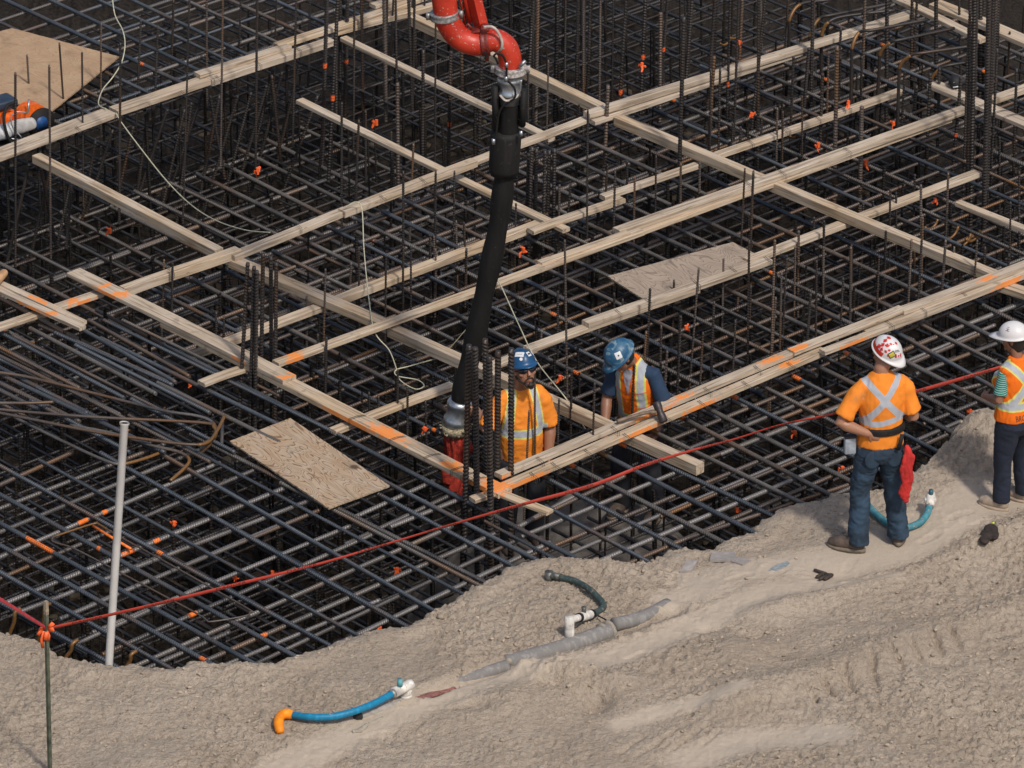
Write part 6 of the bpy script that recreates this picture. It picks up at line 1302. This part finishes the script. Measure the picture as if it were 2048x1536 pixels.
for o_, w_, h_ in ((hp_(165, 28), .035, .004), (hp_(165, 38), .030, .003), (hp_(165, 46), .022, .003)): decal(hat, hat, rect(w_, h_), lookM(T(0, 0, .02)+h_r @ (o_*.12), h_r @ o_), plain('sticker_grey', ()), .003, 'printed_line')
o_ = hp_(165, 33); decal(hat, hat, leaf(.007), lookM(T(0, 0, .02)+h_r @ (o_*.12), h_r @ o_), M_rleaf, .003, 'maple_leaf')

# ---- bearded man in the pit
pr = empty('person', (P1.x, P1.y, FLOOR1), R(198)); meta(pr, 'bearded man in the pit with dark glasses and orange shirt, holding the hose', 'person')
h_c = (0, .085, 1.575); h_r = E(20, 3, 4)
bm = bmesh.new(); head_bm(bm, h_c, h_r, 1.08)
tube(bm, [(0, -.005, 1.36), (0, .015, 1.43), (0, .06, 1.52)], [.066, .060, .062], n=14); tube(bm, [(0, 0, .85), (0, 0, 1.1), (0, 0, 1.25), (0, 0, 1.34)], [(.12, .10), (.13, .10), (.13, .08), (.06, .05)], n=18, side=V3((1, 0, 0)))
# his right hand reaches for the hose
inv = pr.matrix_basis.inverted() if False else (Matrix.Translation((P1.x, P1.y, FLOOR1)) @ Matrix.Rotation(R(198), 4, 'Z')).inverted()
gr = c0 + d0*0.75; gw = inv @ V3((gr.x+.10, gr.y-.07, gr.z+.06))
RS, RE = V3((.160, .0, 1.315)), V3((.30, .08, 1.10)); RW = gw + V3((-.05, .0, .03))
LS, LE, LW = V3((-.165, .0, 1.315)), V3((-.235, .02, 1.03)), V3((-.19, .11, .80))
arm(bm, RS-V3((0, 0, .02)), RE, RW, .044, .046, .031); arm(bm, LS-V3((0, 0, .02)), LE, LW, .044, .047, .032)
dh = (inv @ gr) - RW; hand(bm, RW, dh, (.3, .9, .1), .45, 1.05, 1); hand(bm, LW, (.15, .25, -.9), (.9, 0, 0), .45, 1.05, -1)
for s_ in (-1, 1): tube(bm, [(s_*.10, 0, .88), (s_*.11, .02, .48), (s_*.12, -.02, .08)], [.085, .055, .038], n=12, dome=True)
me = remesh(bm, .006, 2, 'body'); set_tone(me, .35, V3(h_c)+h_r @ V3((0, .085, -.066)), h_r @ V3((0, 0, 1))); mesh_obj('body', me, M_skin, pr)
bm = bmesh.new(); tube(bm, [(0, .01, .80), (0, .01, .88), (0, .015, .98), (0, .01, 1.10), (0, 0, 1.20), (0, -.005, 1.30), (0, -.005, 1.365), (0, -.005, 1.395)], [(.168, .140), (.168, .145), (.170, .145), (.170, .138), (.175, .128), (.160, .108), (.105, .085), (.075, .070)], n=28, side=V3((1, 0, 0)))
for S_, E_ in ((LS, LE), (RS, RE)):
    tube(bm, [S_.lerp(V3((0, 0, 1.34)), .55), S_.lerp(V3((0, 0, 1.34)), .2), S_.lerp(E_, .2), S_.lerp(E_, .55), S_.lerp(E_, .92)], [.062, .068, .071, .070, .082], n=18, dome='start')
me = remesh(bm, .0095, 4, 'shirt', .009, 11, 13, (.8, 1, .9))
def f1(c):
    if abs(c.x) > .20: return -1, -1
    if c.y > -.03:
        t = min(1, max(0, (1.38-c.z)/.28)); xc = .088 + .045*t; d = abs(abs(c.x)-xc); s = .025-d; y = .037-d
        if c.z < 1.08: s = y = -1
    else:
        d = min(line_d(c.x, c.z, -.13, 1.42, .13, 1.08), line_d(c.x, c.z, .13, 1.42, -.13, 1.08)); s = .025-d; y = .037-d
        if c.z < 1.06: s = y = -1
    d = abs(c.z-1.055); return max(s, .027-d), max(y, .041-d)
stripes(me, f1); mesh_obj('shirt', me, M_org, pr)
bm = bmesh.new(); tube(bm, [(0, 0, .90), (0, 0, .78), (0, 0, .74)], [(.165, .125), (.175, .14), (.15, .12)], n=24, side=V3((1, 0, 0)))
for s_ in (-1, 1): tube(bm, [(s_*.09, 0, .78), (s_*.11, .02, .45), (s_*.12, -.02, .06)], [(.095, .105), (.08, .085), (.075, .08)], n=18)
mesh_obj('trousers', remesh(bm, .011, 3, 'trousers', .008, 7, 2), plain('dark_work_cloth', (.020, .020, .026), .85, var=.4, scale=8), pr)
boot(pr, (-.12, -.04, 0), (-.14, .17, 0), M_boot, top=.25); boot(pr, (.12, -.04, 0), (.14, .17, 0), M_boot, top=.25)
def face_T(c, rot, s=1.0): return lambda x, y, z: V3(c) + rot @ (V3((x, y, z))*s)
FT = face_T(h_c, h_r, 1.08)
bm = bmesh.new()
for s_ in (-1, 1): tube(bm, [FT(s_*.008, .104, .008), FT(s_*.034, .098, .006), FT(s_*.062, .074, .008)], [(.010, .004), (.018, .006), (.014, .005)], n=12, side=h_r @ V3((0, 0, 1)), dome=True); tube(bm, [FT(s_*.062, .074, .010), FT(s_*.080, .03, .012), FT(s_*.082, -.01, .012)], .004, n=6)
tube(bm, [FT(-.012, .106, .014), FT(.012, .106, .014)], .004, n=6); bm_obj('sunglasses', bm, M_glass, pr)
bm = bmesh.new(); tube(bm, [FT(-.030, .085, -.062), FT(-.018, .096, -.050), FT(0, .104, -.047), FT(.018, .096, -.050), FT(.030, .085, -.062)], [.004, .0055, .005, .0055, .004], n=8)
tube(bm, [FT(0, .094, -.082), FT(0, .100, -.098), FT(0, .092, -.122)], [(.012, .008), (.026, .013), (.016, .012)], n=12, side=h_r @ V3((1, 0, 0)), dome=True)
for s_ in (-1, 1): tube(bm, [FT(s_*.030, .085, -.066), FT(s_*.036, .078, -.088), FT(s_*.020, .085, -.110)], [.006, .009, .010], n=8); tube(bm, [FT(s_*.036, .070, -.088), FT(s_*.060, .035, -.062), FT(s_*.074, .0, -.02)], [.009, .008, .006], n=8)
mesh_obj('beard', remesh(bm, .004, 1, 'beard', .0015, 60), M_hair, pr)
bm = bmesh.new(); tube(bm, [FT(0, -.03, -.06), FT(0, -.018, .02), FT(0, -.015, .06)], [(.066, .07), (.079, .088), (.078, .095)], n=20, side=h_r @ V3((1, 0, 0))); mesh_obj('hair', remesh(bm, .008, 2, 'hair'), M_hair, pr)
hat, T = helmet(pr, FT(0, -.014, .056), h_r @ E(-4, 0, 0), 1.0, M_helb, peak=.026); hr = h_r
for (th, ph, w_, h_, m_) in ((150, 22, .042, .042, 'd'), (112, 26, .040, .040, 'r'), (66, 34, .072, .042, 'r'), (70, 12, .026, .026, 'd')):
    o_ = hp_(th, ph); Mx = lookM(T(0, 0, .02)+hr @ (o_*.12), hr @ o_); decal(hat, hat, rect(w_, h_) if m_ == 'r' else disc(w_/2), Mx, M_w, .003)
    if th == 112: decal(hat, hat, rect(.026, .014), Mx, M_b, .0042, 'printed_block')
    if th == 66: decal(hat, hat, rect(.045, .003), Mx, plain('sticker_grey', ()), .0042, 'printed_line')

# ---- stooping man in the pit
pr = empty('person', (P2.x, P2.y, FLOOR2), R(152)); meta(pr, 'stooping man in the pit in scuffed blue hard hat and orange vest over navy', 'person')
hip = V3((0, -.02, .88)); nk = V3((0, .13, 1.40)); ax = (nk-hip).normalized()
h_c = tuple(V3((0.03, .27, 1.505))); h_r = E(-40, 0, -30)
bm = bmesh.new(); head_bm(bm, h_c, h_r, .98)
tube(bm, [nk-ax*.05, nk+V3((0, .04, .03)), V3(h_c)+h_r @ V3((0, -.02, -.05))], [.062, .056, .058], n=14); tube(bm, [hip, hip.lerp(nk, .5), hip.lerp(nk, .85), nk], [(.13, .10), (.14, .10), (.15, .09), (.08, .06)], n=18, side=V3((1, 0, 0)))
RS, RE, RW = V3((.155, .09, 1.315)), V3((.205, .15, 1.05)), V3((.15, .30, .84)); LS, LE, LW = V3((-.160, .08, 1.315)), V3((-.255, .07, 1.07)), V3((-.26, .24, .88))
arm(bm, RS, RE, RW, .050, .043, .029); arm(bm, LS, LE, LW, .050, .043, .029); hand(bm, RW, (-.3, .7, -.4), (-.2, -.2, -.9), .7, 1, 1); hand(bm, LW, (.3, .7, -.4), (.2, -.2, -.9), .7, 1, -1)
for s_ in (-1, 1): tube(bm, [(s_*.10, -.02, .88), (s_*.13, .06, .46), (s_*.14, -.04, .08)], [.085, .055, .038], n=12, dome=True)
me = remesh(bm, .0065, 2, 'body'); set_tone(me, .75); mesh_obj('body', me, M_skin, pr)
bm = bmesh.new(); sx = V3((1, 0, 0)); L = lambda t: hip.lerp(nk, t)
tube(bm, [L(.0), L(.3), L(.6), L(.85), L(1.02)], [(.150, .120), (.150, .120), (.158, .115), (.145, .09), (.07, .065)], n=24, side=sx)
for S_, E_ in ((LS, LE), (RS, RE)): tube(bm, [S_.lerp(L(.85), .45), S_, S_.lerp(E_, .5), S_.lerp(E_, .85)], [.056, .064, .060, .068], n=16, dome='start')
tsh = mesh_obj('tshirt', remesh(bm, .0095, 3, 'tshirt', .005, 9, 4), M_navy, pr)
bm = bmesh.new(); tube(bm, [L(-.10), L(.05), L(.3), L(.6), L(.82), L(.96), L(1.06)], [(.170, .140), (.166, .138), (.164, .134), (.168, .128), (.150, .105), (.105, .080), (.076, .070)], n=28, side=sx)
me = remesh(bm, .009, 3, 'hivis_vest', .010, 11, 6, (1, 1, .7))
fwdn = (V3((0, 1, 0)) - ax*V3((0, 1, 0)).dot(ax)).normalized(); Lh = (nk-hip).length
def f2(c):
    q = c-hip; t = q.dot(ax); f = q.dot(fwdn); s = y = -1
    d = abs(abs(c.x)-.098); s = .023-d; y = .037-d
    if t < .10: s = y = -1
    d = abs(t-.075); s = max(s, .026-d); y = max(y, .044-d)
    if abs(c.x) > .155 and t > .13: s = y = -1
    return s, y
stripes(me, f2); vest = mesh_obj('hivis_vest', me, M_org2, pr)
bm = bmesh.new(); bm.faces.new([bm.verts.new(p) for p in ((-.045, .11, 0), (.0, -.11, 0), (.045, .11, 0), (.03, .13, 0), (-.03, .13, 0))]); vm = bpy.data.meshes.new('v'); bm.to_mesh(vm); bm.free()
Mx = Matrix((V3((-1, 0, 0)), ax, fwdn)).transposed().to_4x4(); Mx.translation = L(.76)+fwdn*.3; decal(vest, vest, vm, Mx, plain('pale_shirt', (.34, .33, .38), .85), .003, 'inner_shirt')
for dx in (-.098, .098):
    for tt in (.35, .62): Mx = Matrix((V3((-1, 0, 0)), ax, fwdn)).transposed().to_4x4(); Mx.translation = L(tt)+fwdn*.3+V3((dx, 0, 0)); decal(vest, vest, rect(.085, .006), Mx, M_flag, .003, 'vest_seam')
bm = bmesh.new(); tube(bm, [(0, -.02, .93), (0, -.03, .80), (0, -.02, .74)], [(.165, .125), (.175, .14), (.15, .12)], n=24, side=sx)
for s_ in (-1, 1): tube(bm, [(s_*.09, -.02, .78), (s_*.13, .05, .45), (s_*.14, -.03, .06)], [(.095, .105), (.08, .085), (.075, .08)], n=18)
mesh_obj('trousers', remesh(bm, .011, 3, 'trousers', .008, 7, 2), plain('dark_work_cloth', ()), pr)
boot(pr, (-.14, -.06, 0), (-.16, .15, 0), M_boot, top=.25); boot(pr, (.14, -.06, 0), (.16, .15, 0), M_boot, top=.25)
FT = face_T(h_c, h_r, .98); bm = bmesh.new()
for s_ in (-1, 1): tube(bm, [FT(s_*.010, .102, .008), FT(s_*.036, .096, .006), FT(s_*.060, .074, .008)], [(.009, .004), (.015, .005), (.012, .004)], n=12, side=h_r @ V3((0, 0, 1)), dome=True); tube(bm, [FT(s_*.062, .074, .010), FT(s_*.080, .03, .012), FT(s_*.082, -.01, .012)], .004, n=6)
bm_obj('safety_glasses', bm, M_glass, pr)
bm = bmesh.new(); tube(bm, [FT(0, -.03, -.075), FT(0, -.018, .02), FT(0, -.015, .06)], [(.066, .068), (.079, .088), (.078, .095)], n=20, side=h_r @ V3((1, 0, 0))); mesh_obj('hair', remesh(bm, .008, 2, 'hair'), M_hair, pr)
hat, T = helmet(pr, FT(0, -.008, .034), h_r, 1.02, M_hels, peak=.045)
o_ = hp_(165, 25); Mx = lookM(T(0, 0, .02)+h_r @ (o_*.12), h_r @ o_, (0, 0, 1), .4); decal(hat, hat, rect(.050, .055), Mx, M_w, .003); decal(hat, hat, disc(.007, 8), Mx, M_b, .0042, 'printed_dot')
o_ = hp_(30, 20); Mx = lookM(T(0, 0, .02)+h_r @ (o_*.12), h_r @ o_, (0, 0, 1), -.4); decal(hat, hat, rect(.050, .055), Mx, M_w, .003); decal(hat, hat, disc(.007, 8), Mx, M_b, .0042, 'printed_dot')
